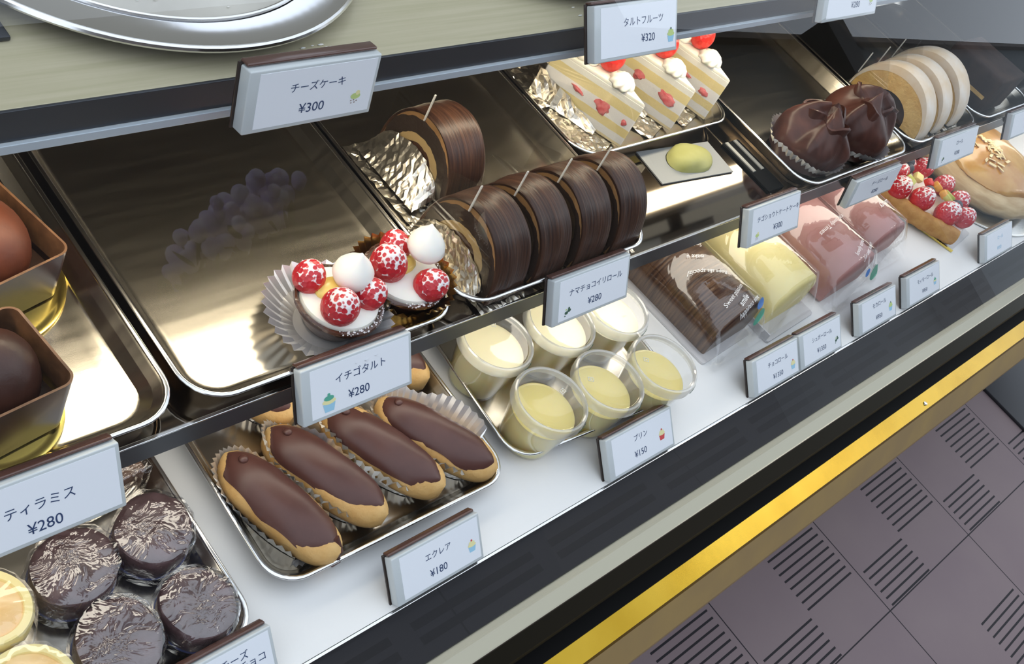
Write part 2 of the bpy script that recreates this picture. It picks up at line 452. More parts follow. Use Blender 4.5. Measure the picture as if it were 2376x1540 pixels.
M['white_print'] = pbr('white_print', (0.88, 0.87, 0.85), 0.5)
M['blue_print'] = pbr('blue_print', (0.05, 0.18, 0.50), 0.4)
M['green_print'] = pbr('green_print', (0.06, 0.30, 0.20), 0.4)
M['kiwi'] = pbr('kiwi_green', (0.42, 0.46, 0.08), 0.3, col2=(0.52, 0.55, 0.15), nscale=120)
M['blueberry'] = pbr('blueberry', (0.030, 0.036, 0.055), 0.45, col2=(0.09, 0.10, 0.13), nscale=90)
M['peach'] = pbr('orange_fruit', (0.75, 0.38, 0.06), 0.3)
M['chou_top'] = pbr('chou_golden_top', (0.50, 0.22, 0.03), 0.3, col2=(0.62, 0.36, 0.10), nscale=25, coat=0.4)
M['chou_side'] = streak_mat('chou_fluted_side', (0.50, 0.34, 0.17), (0.68, 0.52, 0.30), 2, 160, 0.5, 0.4)
M['almond'] = pbr('almond_flake', (0.88, 0.72, 0.40), 0.4)
M['dark_block'] = pbr('dark_block_cake', (0.022, 0.012, 0.010), 0.7, spec=0.1, col2=(0.05, 0.028, 0.02), nscale=30)
M['pale_reflection'] = pbr('painted_pale_reflection', (0.28, 0.28, 0.26), 0.4, 0.2)  # pale streaks mirrored in the shelf, painted as strips
M['flower'] = pbr('lavender_flower', (0.60, 0.52, 0.92), 0.6, col2=(0.85, 0.83, 1.0), nscale=40)
M['leaf'] = pbr('flower_leaf', (0.10, 0.16, 0.04), 0.6)
M['pot'] = pbr('grey_planter', (0.06, 0.05, 0.055), 0.8)

# ------------------------------------------------------------------ mesh helpers
def loft(bm, rings, closed=True, cap0=False, cap1=False, mi=0, T=None):
    vs = [[bm.verts.new(T @ Vector(p) if T else Vector(p)) for p in r] for r in rings]
    for a, b in zip(vs, vs[1:]):
        n = len(a)
        for i in range(n if closed else n - 1):
            j = (i + 1) % n
            f = bm.faces.new((a[i], a[j], b[j], b[i]))
            f.material_index = mi
    if cap0:
        bm.faces.new(vs[0][::-1]).material_index = mi
    if cap1:
        bm.faces.new(vs[-1]).material_index = mi
    return vs

def lathe(bm, prof, n=40, cap0=True, cap1=True, mi=0, T=None, sx=1.0, sy=1.0):
    loft(bm, [[(r * sx * math.cos(2 * PI * i / n), r * sy * math.sin(2 * PI * i / n), z) for i in range(n)] for r, z in prof], True, cap0, cap1, mi, T)

def rrect(w, d, r, n=8, z=0.0, cx=0.0, cy=0.0):
    pts = []
    for k, (sx, sy) in enumerate(((1, 1), (-1, 1), (-1, -1), (1, -1))):
        for i in range(n + 1):
            a = PI / 2 * k + PI / 2 * i / n
            pts.append((cx + sx * (w / 2 - r) + r * math.cos(a), cy + sy * (d / 2 - r) + r * math.sin(a), z))
    return pts

def box(bm, c, s, bev=0.0, T=None, mi=0, seg=2):
    mat = Matrix.Translation(c) @ Matrix.Diagonal((*s, 1))
    if T:
        mat = T @ mat
    r = bmesh.ops.create_cube(bm, size=1.0, matrix=mat)
    fs = set(f for v in r['verts'] for f in v.link_faces)
    for f in fs:
        f.material_index = mi
    if bev:
        es = list({e for v in r['verts'] for e in v.link_edges})
        rb = bmesh.ops.bevel(bm, geom=es, offset=bev, segments=seg, affect='EDGES', profile=0.5)
        for f in rb['faces']:
            f.material_index = mi

def tube(bm, pts, r, n=8, mi=0, T=None):
    rings = []
    pts = [Vector(p) for p in pts]
    for i, p in enumerate(pts):
        t = (pts[min(i + 1, len(pts) - 1)] - pts[max(i - 1, 0)]).normalized()
        u = t.cross(Vector((0.31, 0.17, 0.93))).normalized()
        v = t.cross(u)
        rr = r[i] if isinstance(r, (list, tuple)) else r
        rings.append([p + rr * (math.cos(2 * PI * k / n) * u + math.sin(2 * PI * k / n) * v) for k in range(n)])
    loft(bm, rings, True, True, True, mi, T)

def ball(bm, c, r, seg=20, mi=0, T=None, squash=(1, 1, 1), jitter=0.0, seed=0, nf=1.0):
    mat = Matrix.Translation(c) @ Matrix.Diagonal((*squash, 1))
    rr = bmesh.ops.create_uvsphere(bm, u_segments=seg, v_segments=max(6, seg * 2 // 3), radius=r)
    for v in rr['verts']:
        if jitter:
            v.co *= 1 + jitter * noise.noise(v.co / r * nf + Vector((seed * 3.1, seed * 1.7, seed)))
        v.co = mat @ v.co
        if T:
            v.co = T @ v.co
    for f in {f for v in rr['verts'] for f in v.link_faces}:
        f.material_index = mi

def obj(name, bm, mats, parent=None, smooth=True, ang=0.75, recalc=True):
    if recalc:
        bmesh.ops.recalc_face_normals(bm, faces=bm.faces)
    bm.normal_update()
    if smooth:
        for f in bm.faces:
            f.smooth = True
        for e in bm.edges:
            if len(e.link_faces) == 2 and e.calc_face_angle(0) > ang:
                e.smooth = False
    me = bpy.data.meshes.new(name)
    bm.to_mesh(me)
    bm.free()
    if not isinstance(mats, (list, tuple)):
        mats = [mats]
    for m in mats:
        me.materials.append(m)
    o = bpy.data.objects.new(name, me)
    C.objects.link(o)
    if parent:
        o.parent = parent
    return o

def tag(o, label, cat, group=None):
    o['label'] = label
    o['category'] = cat
    if group:
        o['group'] = group
    return o

def thing(name, label, cat, loc=(0, 0, 0), rot=(0, 0, 0), group=None):
    o = bpy.data.objects.new(name, None)
    o.empty_display_size = 0.02
    C.objects.link(o)
    o.location = loc
    o.rotation_euler = rot
    return tag(o, label, cat, group)

def struct(name, bm, m, smooth=False, parent=None):
    o = obj(name, bm, m, parent, smooth)
    o['kind'] = 'structure'
    return o

def BM():
    return bmesh.new()

def R(d):
    return math.radians(d)

def lettering(parent, body, size, loc, m, rot=0.0, name='lettering', off=0.002, shear=0.0, align='CENTER', fold=None, sx=1.0):
    cu = bpy.data.curves.new('lettering', 'FONT')
    cu.body = body
    cu.size = 1.0
    cu.align_x = align
    cu.align_y = 'CENTER'
    cu.offset = off
    cu.shear = shear
    cu.resolution_u = 3
    t = bpy.data.objects.new('lettering_source', cu)
    C.objects.link(t)
    bpy.context.view_layer.update()
    me = bpy.data.meshes.new_from_object(t.evaluated_get(bpy.context.evaluated_depsgraph_get()))
    bpy.data.objects.remove(t)
    ca, sa = math.cos(rot), math.sin(rot)
    for v in me.vertices:
        x, y = v.co.x * size * sx, v.co.y * size
        p = [loc[0] + ca * x - sa * y, loc[1] + sa * x + ca * y, loc[2]]
        if fold:
            p[2] = fold(p[0], p[1])
        v.co = p
    me.materials.clear()
    me.materials.append(m)
    o = bpy.data.objects.new(name, me)
    C.objects.link(o)
    o.parent = parent
    return o

def poly(bm, pts, z, mi=0):
    f = bm.faces.new([bm.verts.new((x, y, z)) for x, y in pts])
    f.material_index = mi
    if f.normal.z < 0:
        pass

# ------------------------------------------------------------------ the setting
X0, X1 = -0.55, 2.75
ZS, ZU = 0.14, 0.31          # tops of the middle and of the upper shelf
FLOOR = -0.6

bm = BM(); box(bm, (1.0, -1.6, FLOOR - 0.02), (9.0, 4.6, 0.04))
struct('floor', bm, M['tile'])
bm = BM(); box(bm, (2.62, -0.33, FLOOR + 0.004), (0.62, 0.55, 0.008), 0.002)
tag(obj('floor_mat', bm, M['tile_dark']), 'black mat on the floor beside the far end of the case', 'mat')

# far side of the shop, seen only as reflections in the glass
bm = BM(); box(bm, (1.1, -2.6, 0.75), (6.8, 0.1, 2.7))
struct('wall_street', bm, M['shop_wall'])
TW = Matrix.Translation((3.0, -1.6, 0)) @ Matrix.Rotation(-0.2, 4, 'Z')
bm = BM(); box(bm, (4.0, 0.0, 0.30), (8.0, 0.1, 1.8), T=TW)
struct('wall_counter', bm, M['shop_wall_grey'])
bm = BM(); box(bm, (4.0, 0.02, 1.215), (8.0, 0.16, 0.03), T=TW)
struct('trim_sill', bm, M['shop_wall'])
bm = BM(); box(bm, (1.68, 0.17, 0.30), (0.24, 0.2, 1.8), T=TW)
struct('trim_pillar', bm, M['pillar'])
for lx, which in ((3.62, 'nearest'), (4.30, 'middle'), (5.97, 'farthest')):
    t = thing('ceiling_lamp', which + ' of three round shop ceiling lamps glinting on the brass trim', 'lamp', (lx, -1.39, 2.1), group='shop ceiling lamps')
    bm = BM(); lathe(bm, [(0.001, 0.0), (0.15, 0.0), (0.15, 0.02)], 32, True, True); obj('diffuser', bm, M['ceiling_lamp'], t)
    bm = BM(); lathe(bm, [(0.16, 0.004), (0.17, 0.03), (0.12, 0.05)], 32, False, True); obj('housing', bm, M['lamp_body'], t)

# case: base board, back, ends, lid
bm = BM(); box(bm, ((X0 + X1) / 2, 0.30, -0.03), (X1 - X0, 0.60, 0.06))
base = obj('display_base', bm, M['white'], None, False)
tag(base, 'long white laminate base floor of the pastry case', 'shelf')
bm = BM(); box(bm, ((X0 + X1) / 2, 0.615, 0.11), (X1 - X0, 0.03, 0.46))
struct('wall_back', bm, M['back'])
# the shop behind the case: a beige wall with one window
for xa, xb, za, zb in ((-3.0, 1.25, -0.6, 3.2), (1.85, 7.0, -0.6, 3.2), (1.25, 1.85, -0.6, 1.15), (1.25, 1.85, 2.3, 3.2)):
    bm = BM(); box(bm, ((xa + xb) / 2, 1.65, (za + zb) / 2), (xb - xa, 0.1, zb - za))
    struct('wall_rear', bm, M['rear_wall'])
bm = BM(); box(bm, (X1 + 0.015, 0.30, 0.20), (0.03, 0.66, 0.64))
struct('wall_right', bm, M['back'])
bm = BM(); box(bm, (X0 - 0.015, 0.30, 0.20), (0.03, 0.66, 0.64))
struct('wall_left', bm, M['back'])
bm = BM(); box(bm, ((X0 + X1) / 2, 0.30, -0.33), (X1 - X0, 0.60, 0.54))
struct('wall_cabinet', bm, M['back'])

# sloping front pane
TILT = R(36)
def glass_y(z):
    return -0.045 + math.tan(TILT) * z
bm = BM()
g0, g1 = -0.012, 0.62
n_ = Vector((0, -math.cos(TILT), math.sin(TILT)))
vs = [bm.verts.new((x, glass_y(z), z)) for x, z in ((X0, g0), (X1, g0), (X1, g1), (X0, g1))]
bm.faces.new(vs)
pane = obj('window_1', bm, M['glass'], None, False, recalc=False)
pane['kind'] = 'structure'

# grille strip in front of the base, steel rail, black gap, brass trim
bm = BM(); box(bm, ((X0 + X1) / 2, -0.0235, -0.012), (X1 - X0, 0.043, 0.012))
tag(obj('air_grille', bm, M['grille'], None, False), 'dark slotted air grille strip along the front of the white base', 'grille')
bm = BM(); box(bm, ((X0 + X1) / 2, -0.0005, -0.0045), (X1 - X0, 0.0032, 0.009), 0.0006)
tag(obj('base_edging', bm, M['rim'], None, False), 'thin grey metal edging between white base and dark grille', 'edging')
rail = thing('glass_rail', 'satin steel rail holding the foot of the sloping glass', 'rail', ((X0 + X1) / 2, -0.06, -0.02))
bm = BM(); box(bm, (0, 0.006, 0.006), (X1 - X0, 0.021, 0.010), 0.0015)
obj('channel', bm, M['rail'], rail, False)
bm = BM()
loft(bm, [[(x, -0.0035, 0.009), (x, -0.0175, -0.010), (x, -0.0175, -0.03), (x, 0.016, -0.03), (x, 0.016, 0.0005), (x, -0.003, 0.0005)] for x in (-(X1 - X0) / 2, (X1 - X0) / 2)], True, True, True)
obj('rail_face', bm, M['rail_dark'], rail, False)
bm = BM(); box(bm, ((X0 + X1) / 2, -0.062, -0.105), (X1 - X0, 0.055, 0.08))
struct('trim_black_gap', bm, M['black'])
brass = thing('brass_trim', 'yellow brass kick trim running along the bottom front of the case', 'trim', ((X0 + X1) / 2, -0.1, -0.1))
L = X1 - X0
bm = BM()
loft(bm, [[(x, 0.0195, 0.033), (x, -0.0085, 0.024), (x, -0.0105, 0.020), (x, 0.0195, 0.020)] for x in (-L / 2, L / 2)], True, True, True)
obj('top_face', bm, M['brass'], brass, False)
bm = BM()
loft(bm, [[(x, -0.0105, 0.0195), (x, -0.030, -0.015), (x, -0.030, -0.05), (x, 0.0195, -0.05), (x, 0.0195, 0.0195)] for x in (-L / 2, L / 2)], True, True, True)
obj('front_face', bm, M['brass_dull'], brass, False)
for sx_, nm in ((1.262, 'screw'), (1.9, 'screw')):
    bm = BM(); lathe(bm, [(0.0001, 0.0), (0.0028, 0.0), (0.0025, 0.0012), (0.0001, 0.0016)], 14)
    o = obj(nm, bm, M['rim'], brass)
    o.location = (sx_ - (X0 + X1) / 2, -0.002, 0.0265)

# middle shelf and upper shelf
def shelf(name, label, y0, y1, z, parts):
    t = thing(name, label, 'shelf', ((X0 + X1) / 2, y0, z))
    for nm, yy0, yy1, zz0, zz1, m in parts:
        bm = BM(); box(bm, (0, (yy0 + yy1) / 2, (zz0 + zz1) / 2), (L - 0.004, yy1 - yy0, zz1 - zz0), 0.0004)
        obj(nm, bm, m, t, False)
    return t
shelf('middle_shelf', 'mirror bright steel middle shelf under the row of cake trays', 0.139, 0.6, ZS,
      [('shelf_plate', 0.0006, 0.44, -0.006, 0.0, M['shelf']), ('underside', 0.0006, 0.44, -0.012, -0.006, M['lamp_body']), ('shelf_edge', -0.0015, 0.0006, -0.023, -0.0012, M['shelf_edge']), ('edge_bead', -0.0018, 0.0008, -0.0012, 0.0004, M['rim'])])
shelf('upper_shelf', 'beige topped upper shelf carrying the round steel platters', 0.259, 0.6, ZU,
      [('shelf_plate', 0.0006, 0.335, -0.006, 0.0, M['shelf_top']), ('underside', 0.0006, 0.335, -0.012, -0.006, M['underside']), ('shelf_edge', -0.0015, 0.0006, -0.0215, 0.0, M['shelf_edge']), ('bottom_flange', -0.004, 0.0006, -0.028, -0.0217, M['flange'])])

# lamps under the shelves
def tube_lamp(label, x0, x1, y, z, m):
    t = thing('tube_lamp', label, 'lamp', ((x0 + x1) / 2, y, z))
    bm = BM(); box(bm, (0, 0, 0), (x1 - x0, 0.024, 0.008), 0.002); obj('diffuser', bm, m, t, False)
    bm = BM(); box(bm, (0, 0, 0.0066), (x1 - x0 + 0.004, 0.028, 0.005)); obj('housing', bm, M['lamp_body'], t, False)
tube_lamp('warm tube lamp fixed under the front of the upper shelf', -0.45, 1.24, 0.276, 0.2885, M['lamp'])
tube_lamp('neutral tube lamp fixed under the front of the middle shelf', -0.45, 2.60, 0.162, 0.1185, M['lamp_low'])

# ------------------------------------------------------------------ trays
def tray(label, x0, x1, y0, y1, z, h=0.018, cr=0.03, rot=0.0, group=None):
    w, d = x1 - x0, y1 - y0
    t = thing('steel_tray', label, 'tray', ((x0 + x1) / 2, (y0 + y1) / 2, z + 0.0004), (0, 0, rot), group)
    ins = 0.0155
    bm = BM()
    prof = [(ins + 0.0005, 0.0), (0.004, h - 0.002), (0.0012, h - 0.0012)]
    rings = [rrect(w - 2 * i, d - 2 * i, max(cr - i * 0.6, 0.006), 8, zz) for i, zz in prof]
    loft(bm, rings, True, False, False)
    inner = [(0.0032, h - 0.0012), (0.0048, h - 0.0025), (ins - 0.002, 0.0026), (ins + 0.0005, 0.0013), (ins + 0.003, 0.001)]
    rings2 = [rrect(w - 2 * i, d - 2 * i, max(cr - i * 0.6, 0.006), 8, zz) for i, zz in inner]
    loft(bm, rings2[::1], True, False, True)
    loft(bm, [rings[0]], True, True, False)
    bmesh.ops.remove_doubles(bm, verts=bm.verts, dist=1e-6)
    obj('pan', bm, M['steel'], t, True, 0.5)
    bm = BM()
    ring = []
    for k in range(8):
        a = 2 * PI * k / 8
        i = 0.0022 - 0.0019 * math.cos(a)
        ring.append(rrect(w - 2 * i, d - 2 * i, cr - i * 0.6, 8, h - 0.0006 + 0.0013 * math.sin(a)))
    ring.append(ring[0])
    loft(bm, ring, True)
    bmesh.ops.remove_doubles(bm, verts=bm.verts, dist=1e-6)
    obj('rim', bm, M['rim'], t, True, 2.0)
    return t
TF = 0.0016     # height of a tray's floor above its shelf
G = 'rectangular steel cake trays'
tray('steel tray at the left end of the middle shelf holding cocoa domed cakes', 0.035, 0.2845, 0.138, 0.425, ZS, group=G)
tray('mostly empty steel tray holding two strawberry tarts', 0.2895, 0.5185, 0.1365, 0.425, ZS, group=G)
tray('steel tray under the chocolate roll slices', 0.5205, 0.757, 0.1365, 0.425, ZS, group=G)
tray('steel tray set back on the shelf under the strawberry shortcakes', 0.759, 1.0125, 0.2435, 0.50, ZS, group=G)
tray('steel tray holding two folded chocolate cakes', 1.0175, 1.268, 0.131, 0.425, ZS, group=G)
tray('steel tray under the pale cream roll slices', 1.273, 1.475, 0.135, 0.425, ZS, group=G)
tray('small steel tray under the dark block cake at the far right', 1.48, 1.66, 0.135, 0.40, ZS, group=G)
tray('steel tray of glazed eclairs on the white base', 0.3365, 0.5745, 0.047, 0.33, 0.0, cr=0.028, rot=R(-1.0), group=G)
tray('steel tray holding six pudding cups', 0.5915, 0.8225, 0.044, 0.31, 0.0, cr=0.028, rot=R(-4.0), group=G)
tray('steel tray of wrapped dark cakes at the left end of the white base', 0.06, 0.3125, 0.031, 0.33, 0.0, cr=0.028, group=G)

# ------------------------------------------------------------------ round platters and back tray on the upper shelf
def platter(label, x, y, r, g):
    t = thing('round_platter', label, 'platter', (x, y, ZU + 0.0003), group=g)
    bm = BM()
    k = r / 0.157
    lathe(bm, [(0.085 * k, 0.0), (0.11 * k, 0.0005), (0.124 * k, 0.005), (0.150 * k, 0.009), (r - 0.004, 0.0115), (r - 0.003, 0.0135), (0.146 * k, 0.0105), (0.1275 * k, 0.0105)], 96, True, False)
    obj('flange', bm, M['round'], t)
    bm = BM()
    ring = []
    n = 96
    for j in range(9):
        a = 2 * PI * j / 8
        ring.append([((r - 0.0022 + 0.0022 * math.cos(a)) * math.cos(2 * PI * i / n), (r - 0.0022 + 0.0022 * math.cos(a)) * math.sin(2 * PI * i / n), 0.0132 + 0.0022 * math.sin(a)) for i in range(n)])
    loft(bm, ring, True); bmesh.ops.remove_doubles(bm, verts=bm.verts, dist=1e-6)
    obj('outer_bead', bm, M['rim'], t)
    bm = BM()
    ring = []
    for j in range(9):
        a = 2 * PI * j / 8
        rr = 0.125 * k + 0.0016 * math.cos(a)
        ring.append([(rr * math.cos(2 * PI * i / n), rr * math.sin(2 * PI * i / n), 0.0108 + 0.0016 * math.sin(a)) for i in range(n)])
    loft(bm, ring, True); bmesh.ops.remove_doubles(bm, verts=bm.verts, dist=1e-6)
    obj('inner_bead', bm, M['rim'], t)
    bm = BM(); lathe(bm, [(0.1245 * k, 0.0095), (0.12 * k, 0.0078), (0.06, 0.0075), (0.001, 0.0075)], 96, False, True)
    obj('platter_floor', bm, M['round_floor'], t)
    return t
pl = platter('large round steel platter with crumbs above the chocolate price tag', 0.365, 0.424, 0.158, 'round steel platters')
random.seed(4)
bm = BM()
for k in range(26):
    a, rr = random.uniform(-2.6, -0.6), random.uniform(0.07, 0.118)
    ball(bm, (rr * math.cos(a), rr * math.sin(a), 0.0085), random.uniform(0.0006, 0.0016), 8, squash=(1.4, 0.8, 0.7))
o = obj('crumbs', bm, M['cream'], pl); o['kind'] = 'stuff'
platter('round steel platter beside the fruit tart price tag', 0.72, 0.428, 0.152, 'round steel platters')
bm = BM()
for k in range(24):
    x = random.choice((0.42, 0.425, 0.69, 0.70, 0.71)) + random.uniform(-0.012, 0.012)
    ball(bm, (x, 0.275 + random.uniform(-0.008, 0.008), ZU + 0.0006), random.uniform(0.0005, 0.0012), 6, squash=(2.2, 0.7, 0.5))
o = obj('shelf_crumbs', bm, M['cream']); o['kind'] = 'stuff'; tag(o, 'pale crumbs scattered on the beige upper shelf', 'crumbs')
bm = BM(); box(bm, (0.035, 0.43, ZU + 0.0018), (0.41, 0.24, 0.0032), 0.001)
tag(obj('baking_sheet', bm, M['shelf_edge']), 'dark baking sheet behind the large round platter', 'baking sheet')

# ------------------------------------------------------------------ price tags
def icon(parent, kind, u, v, z, s):
    cols = {'cup': (M['icon_blue'], M['icon_yellow'], M['icon_green']), 'red': (M['icon_blue'], M['icon_yellow'], M['icon_red']),
            'lime': (M['icon_yellow'], M['icon_lime'], M['icon_brown']), 'leaf': (M['icon_lime'], M['icon_dark'], M['icon_dark']),
            'fruit': (M['icon_blue'], M['icon_lime'], M['icon_dark']), 'pink': (M['icon_red'], M['icon_yellow'], M['icon_red'])}[kind]
    bm = BM()
    if kind in ('cup', 'red', 'pink', 'fruit'):
        poly(bm, [(u - 0.30 * s, v - 0.5 * s), (u + 0.30 * s, v - 0.5 * s), (u + 0.42 * s, v), (u - 0.42 * s, v)], z, 0)
        poly(bm, [(u + 0.46 * s * math.cos(a), v + 0.12 * s + 0.18 * s * math.sin(a)) for a in [2 * PI * i / 14 for i in range(14)]], z + 0.00005, 1)
        poly(bm, [(u + 0.34 * s * math.cos(a), v + 0.32 * s + 0.16 * s * math.sin(a)) for a in [2 * PI * i / 14 for i in range(14)]], z + 0.0001, 2 if kind == 'cup' else 1)
        poly(bm, [(u + 0.10 * s * math.cos(a), v + 0.53 * s + 0.10 * s * math.sin(a)) for a in [2 * PI * i / 10 for i in range(10)]], z + 0.00015, 2)
    elif kind == 'lime':
        poly(bm, [(u + 0.45 * s * math.cos(a), v + 0.1 * s + 0.26 * s * math.sin(a)) for a in [2 * PI * i / 14 for i in range(14)]], z, 1)
        poly(bm, [(u + 0.16 * s + 0.2 * s * math.cos(a), v + 0.36 * s + 0.2 * s * math.sin(a)) for a in [2 * PI * i / 12 for i in range(12)]], z + 0.00005, 0)
        for i, (dx, dy) in enumerate(((-0.35, -0.25), (-0.1, -0.22), (-0.3, -0.45), (-0.02, -0.42), (0.15, -0.3))):
            poly(bm, [(u + dx * s + 0.055 * s * math.cos(a), v + dy * s + 0.055 * s * math.sin(a)) for a in [2 * PI * j / 7 for j in range(7)]], z + 0.0001, 2)
    else:
        for i, (dx, dy, r) in enumerate(((-0.2, -0.1, 0.26), (0.2, 0.1, 0.26), (0.15, 0.35, 0.15), (-0.25, 0.25, 0.12), (-0.4, -0.4, 0.1))):
            poly(bm, [(u + dx * s + r * s * math.cos(a), v + dy * s + 0.7 * r * s * math.sin(a)) for a in [2 * PI * j / 10 for j in range(10)]], z + 0.00004 * i, 0 if i in (3,) else 1)
    obj('printed_icon', bm, list(cols), parent, False)

def price_tag(label, x, y, z, w, ang, lines, ic=None, h=0.0415, group=None, hang=None, th=0.0085, ink=None):
    t = thing('price_tag', label, 'price tag', (x, y, z), (R(ang), 0, 0), group)
    bm = BM(); box(bm, (w / 2 - 0.0006, h / 2 + 0.0002, -0.0011), (w + 0.0012, h + 0.001, 0.0018), 0.0006)
    obj('backing', bm, M['tag_back'], t)
    bm = BM(); box(bm, (w / 2, h / 2, th / 2), (w, h - 0.0008, th), 0.0011, seg=3)
    obj('acrylic_block', bm, M['tag_acrylic'], t)
    bm = BM(); box(bm, (w / 2 - 0.0004, h + 0.0013, th * 0.4 - 0.002), (w - 0.0020, 0.0022, th * 0.8), 0.0010, seg=3)
    obj('top_clip', bm, M['tag_clip'], t)
    bm = BM(); box(bm, (w / 2 + 0.0022, h / 2 + 0.0004, th + 0.0001), (w - 0.0100, h - 0.0062, 0.0003))
    lab = obj('paper_label', bm, M['paper'], t, False)
    for body, size, u, v in lines:
        lettering(lab, body, size, (u, v, th + 0.0004), ink or M['ink'])
    if ic:
        icon(lab, ic[0], ic[1], ic[2], th + 0.0004, ic[3])
    if hang:
        bm = BM(); box(bm, (w * 0.45, hang[0], -0.002 - hang[1] / 2), (0.022, 0.006, hang[1]), 0.0005)
        obj('hanger', bm, M['tag_back'], t, False)
    return t
GT = 'price tags'
ym, zm = 0.1165, 0.125
hg = (0.019, 0.0165)
price_tag('price tag reading チーズケーキ ¥300 below the large platter', 0.3351, 0.2310, 0.298, 0.0955, 80,
          [('チーズケーキ', 0.0069, 0.050, 0.0275), ('¥300', 0.0092, 0.0475, 0.0125)], ('lime', 0.0805, 0.0145, 0.0085), group=GT, h=0.043, hang=(0.006, 0.024), th=0.010)
price_tag('price tag reading タルトフルーツ ¥320 above the shortcakes', 0.6559, 0.2306, 0.298, 0.107, 54,
          [('タルトフルーツ', 0.0075, 0.061, 0.0285), ('¥320', 0.0088, 0.067, 0.0145)], ('fruit', 0.0975, 0.0135, 0.0105), h=0.0445, group=GT, hang=(0.012, 0.018))
price_tag('upper shelf price tag reading only ¥280, cut by the top edge', 1.0058, 0.2318, 0.298, 0.112, 60,
          [('¥280', 0.0088, 0.064, 0.0135)], ('lime', 0.097, 0.015, 0.009), h=0.0445, group=GT, hang=(0.012, 0.018))
price_tag('large price tag reading ティラミス ¥280 at the left edge', 0.1355, 0.1143, 0.125, 0.0965, 60,
          [('ティラミス', 0.0083, 0.0475, 0.0245), ('¥280', 0.0100, 0.0485, 0.0105)], h=0.045, group=GT, hang=(0.021, 0.018))
price_tag('price tag reading イチゴタルト ¥280 under the strawberry tarts', 0.3612, ym, zm, 0.0965, 58,
          [('イチゴタルト', 0.0076, 0.0500, 0.0275), ('¥280', 0.0092, 0.0475, 0.0125)], ('cup', 0.0215, 0.012, 0.0125), h=0.043, group=GT, hang=hg)
price_tag('price tag reading ナマチョコイリロール ¥280 above the puddings', 0.6085, 0.1150, zm, 0.0990, 60,
          [('ナマチョコイリロール', 0.0070, 0.0535, 0.0265), ('¥280', 0.0088, 0.0530, 0.0125)], ('leaf', 0.0185, 0.0105, 0.0085), h=0.0425, group=GT, hang=hg)
price_tag('price tag reading チゴショウトケートケーキ ¥300 above the yellow roll', 0.8969, 0.1130, zm, 0.0985, 56,
          [('チゴショウトケートケーキ', 0.0067, 0.0555, 0.0265), ('¥300', 0.0085, 0.0560, 0.0125)], ('lime', 0.0175, 0.0100, 0.0075), h=0.0415, group=GT, hang=hg)
price_tag('tilted blurred price tag above the pink roll packs', 1.0994, 0.1145, zm, 0.110, 76,
          [('チーズロール', 0.0066, 0.062, 0.024), ('¥280', 0.0075, 0.060, 0.0115)], h=0.036, group=GT, hang=(0.008, 0.024))
price_tag('blurred price tag between the cream rolls and the berry tart', 1.3294, 0.1150, zm, 0.118, 60,
          [('ロール', 0.0068, 0.062, 0.026), ('¥280', 0.0075, 0.060, 0.0125)], ('leaf', 0.019, 0.0105, 0.007), h=0.0395, group=GT, hang=hg)
price_tag('hazy price tag cut by the right edge over the golden pie', 1.562, 0.1130, zm, 0.12, 58,
          [('¥280', 0.0075, 0.060, 0.0125)], h=0.0385, group=GT, hang=hg)
price_tag('price tag reading チーズ チョコ cut by the bottom edge', 0.2165, 0.0045, 0.0003, 0.0925, 47,
          [('チーズ', 0.0072, 0.062, 0.0300), ('チョコ', 0.0072, 0.0745, 0.0225)], group=GT)
price_tag('price tag reading エクレア ¥180 in front of the eclairs', 0.4144, 0.0045, 0.0003, 0.0905, 48,
          [('エクレア', 0.0068, 0.0445, 0.0270), ('¥180', 0.0088, 0.0430, 0.0125)], ('red', 0.0790, 0.0165, 0.0095), group=GT)
price_tag('price tag reading プリン ¥150 in front of the pudding tray', 0.6659, 0.0045, 0.0003, 0.0975, 45,
          [('プリン', 0.0070, 0.0480, 0.0285), ('¥150', 0.0088, 0.0460, 0.0130)], ('pink', 0.0790, 0.0185, 0.0100), group=GT)
price_tag('price tag reading チョコロール ¥1350, left of a touching pair', 0.904, 0.0045, 0.0003, 0.0905, 46,
          [('チョコロール', 0.0067, 0.0480, 0.0270), ('¥1350', 0.0078, 0.0470, 0.0120)], ('red', 0.0775, 0.0140, 0.0100), group=GT)
price_tag('price tag reading シュガーロール ¥1350, right of a touching pair', 0.9985, 0.0045, 0.0003, 0.0905, 46,
          [('シュガーロール', 0.0064, 0.0470, 0.0275), ('¥1350', 0.0078, 0.0450, 0.0130)], ('leaf', 0.0790, 0.0140, 0.0085), group=GT)
price_tag('price tag reading モカロール ¥950 before the pink packs', 1.132, 0.0045, 0.0003, 0.0945, 47,
          [('モカロール', 0.0070, 0.0500, 0.0285), ('¥950', 0.0080, 0.0490, 0.0125)], ('fruit', 0.0790, 0.0170, 0.0105), group=GT)
price_tag('price tag reading モィモーロール, right of the ¥950 tag', 1.256, 0.0045, 0.0003, 0.0955, 47,
          [('モィモーロール', 0.0066, 0.0520, 0.0275), ('¥950', 0.0072, 0.0500, 0.0125)], ('cup', 0.0800, 0.0170, 0.0090), group=GT)
price_tag('faint price tag alone on the base near the golden pie', 1.498, 0.0045, 0.0003, 0.0985, 47,
          [('ロール', 0.0066, 0.0530, 0.0275), ('¥950', 0.0072, 0.0500, 0.0125)], group=GT, ink=M['icon_blue'])

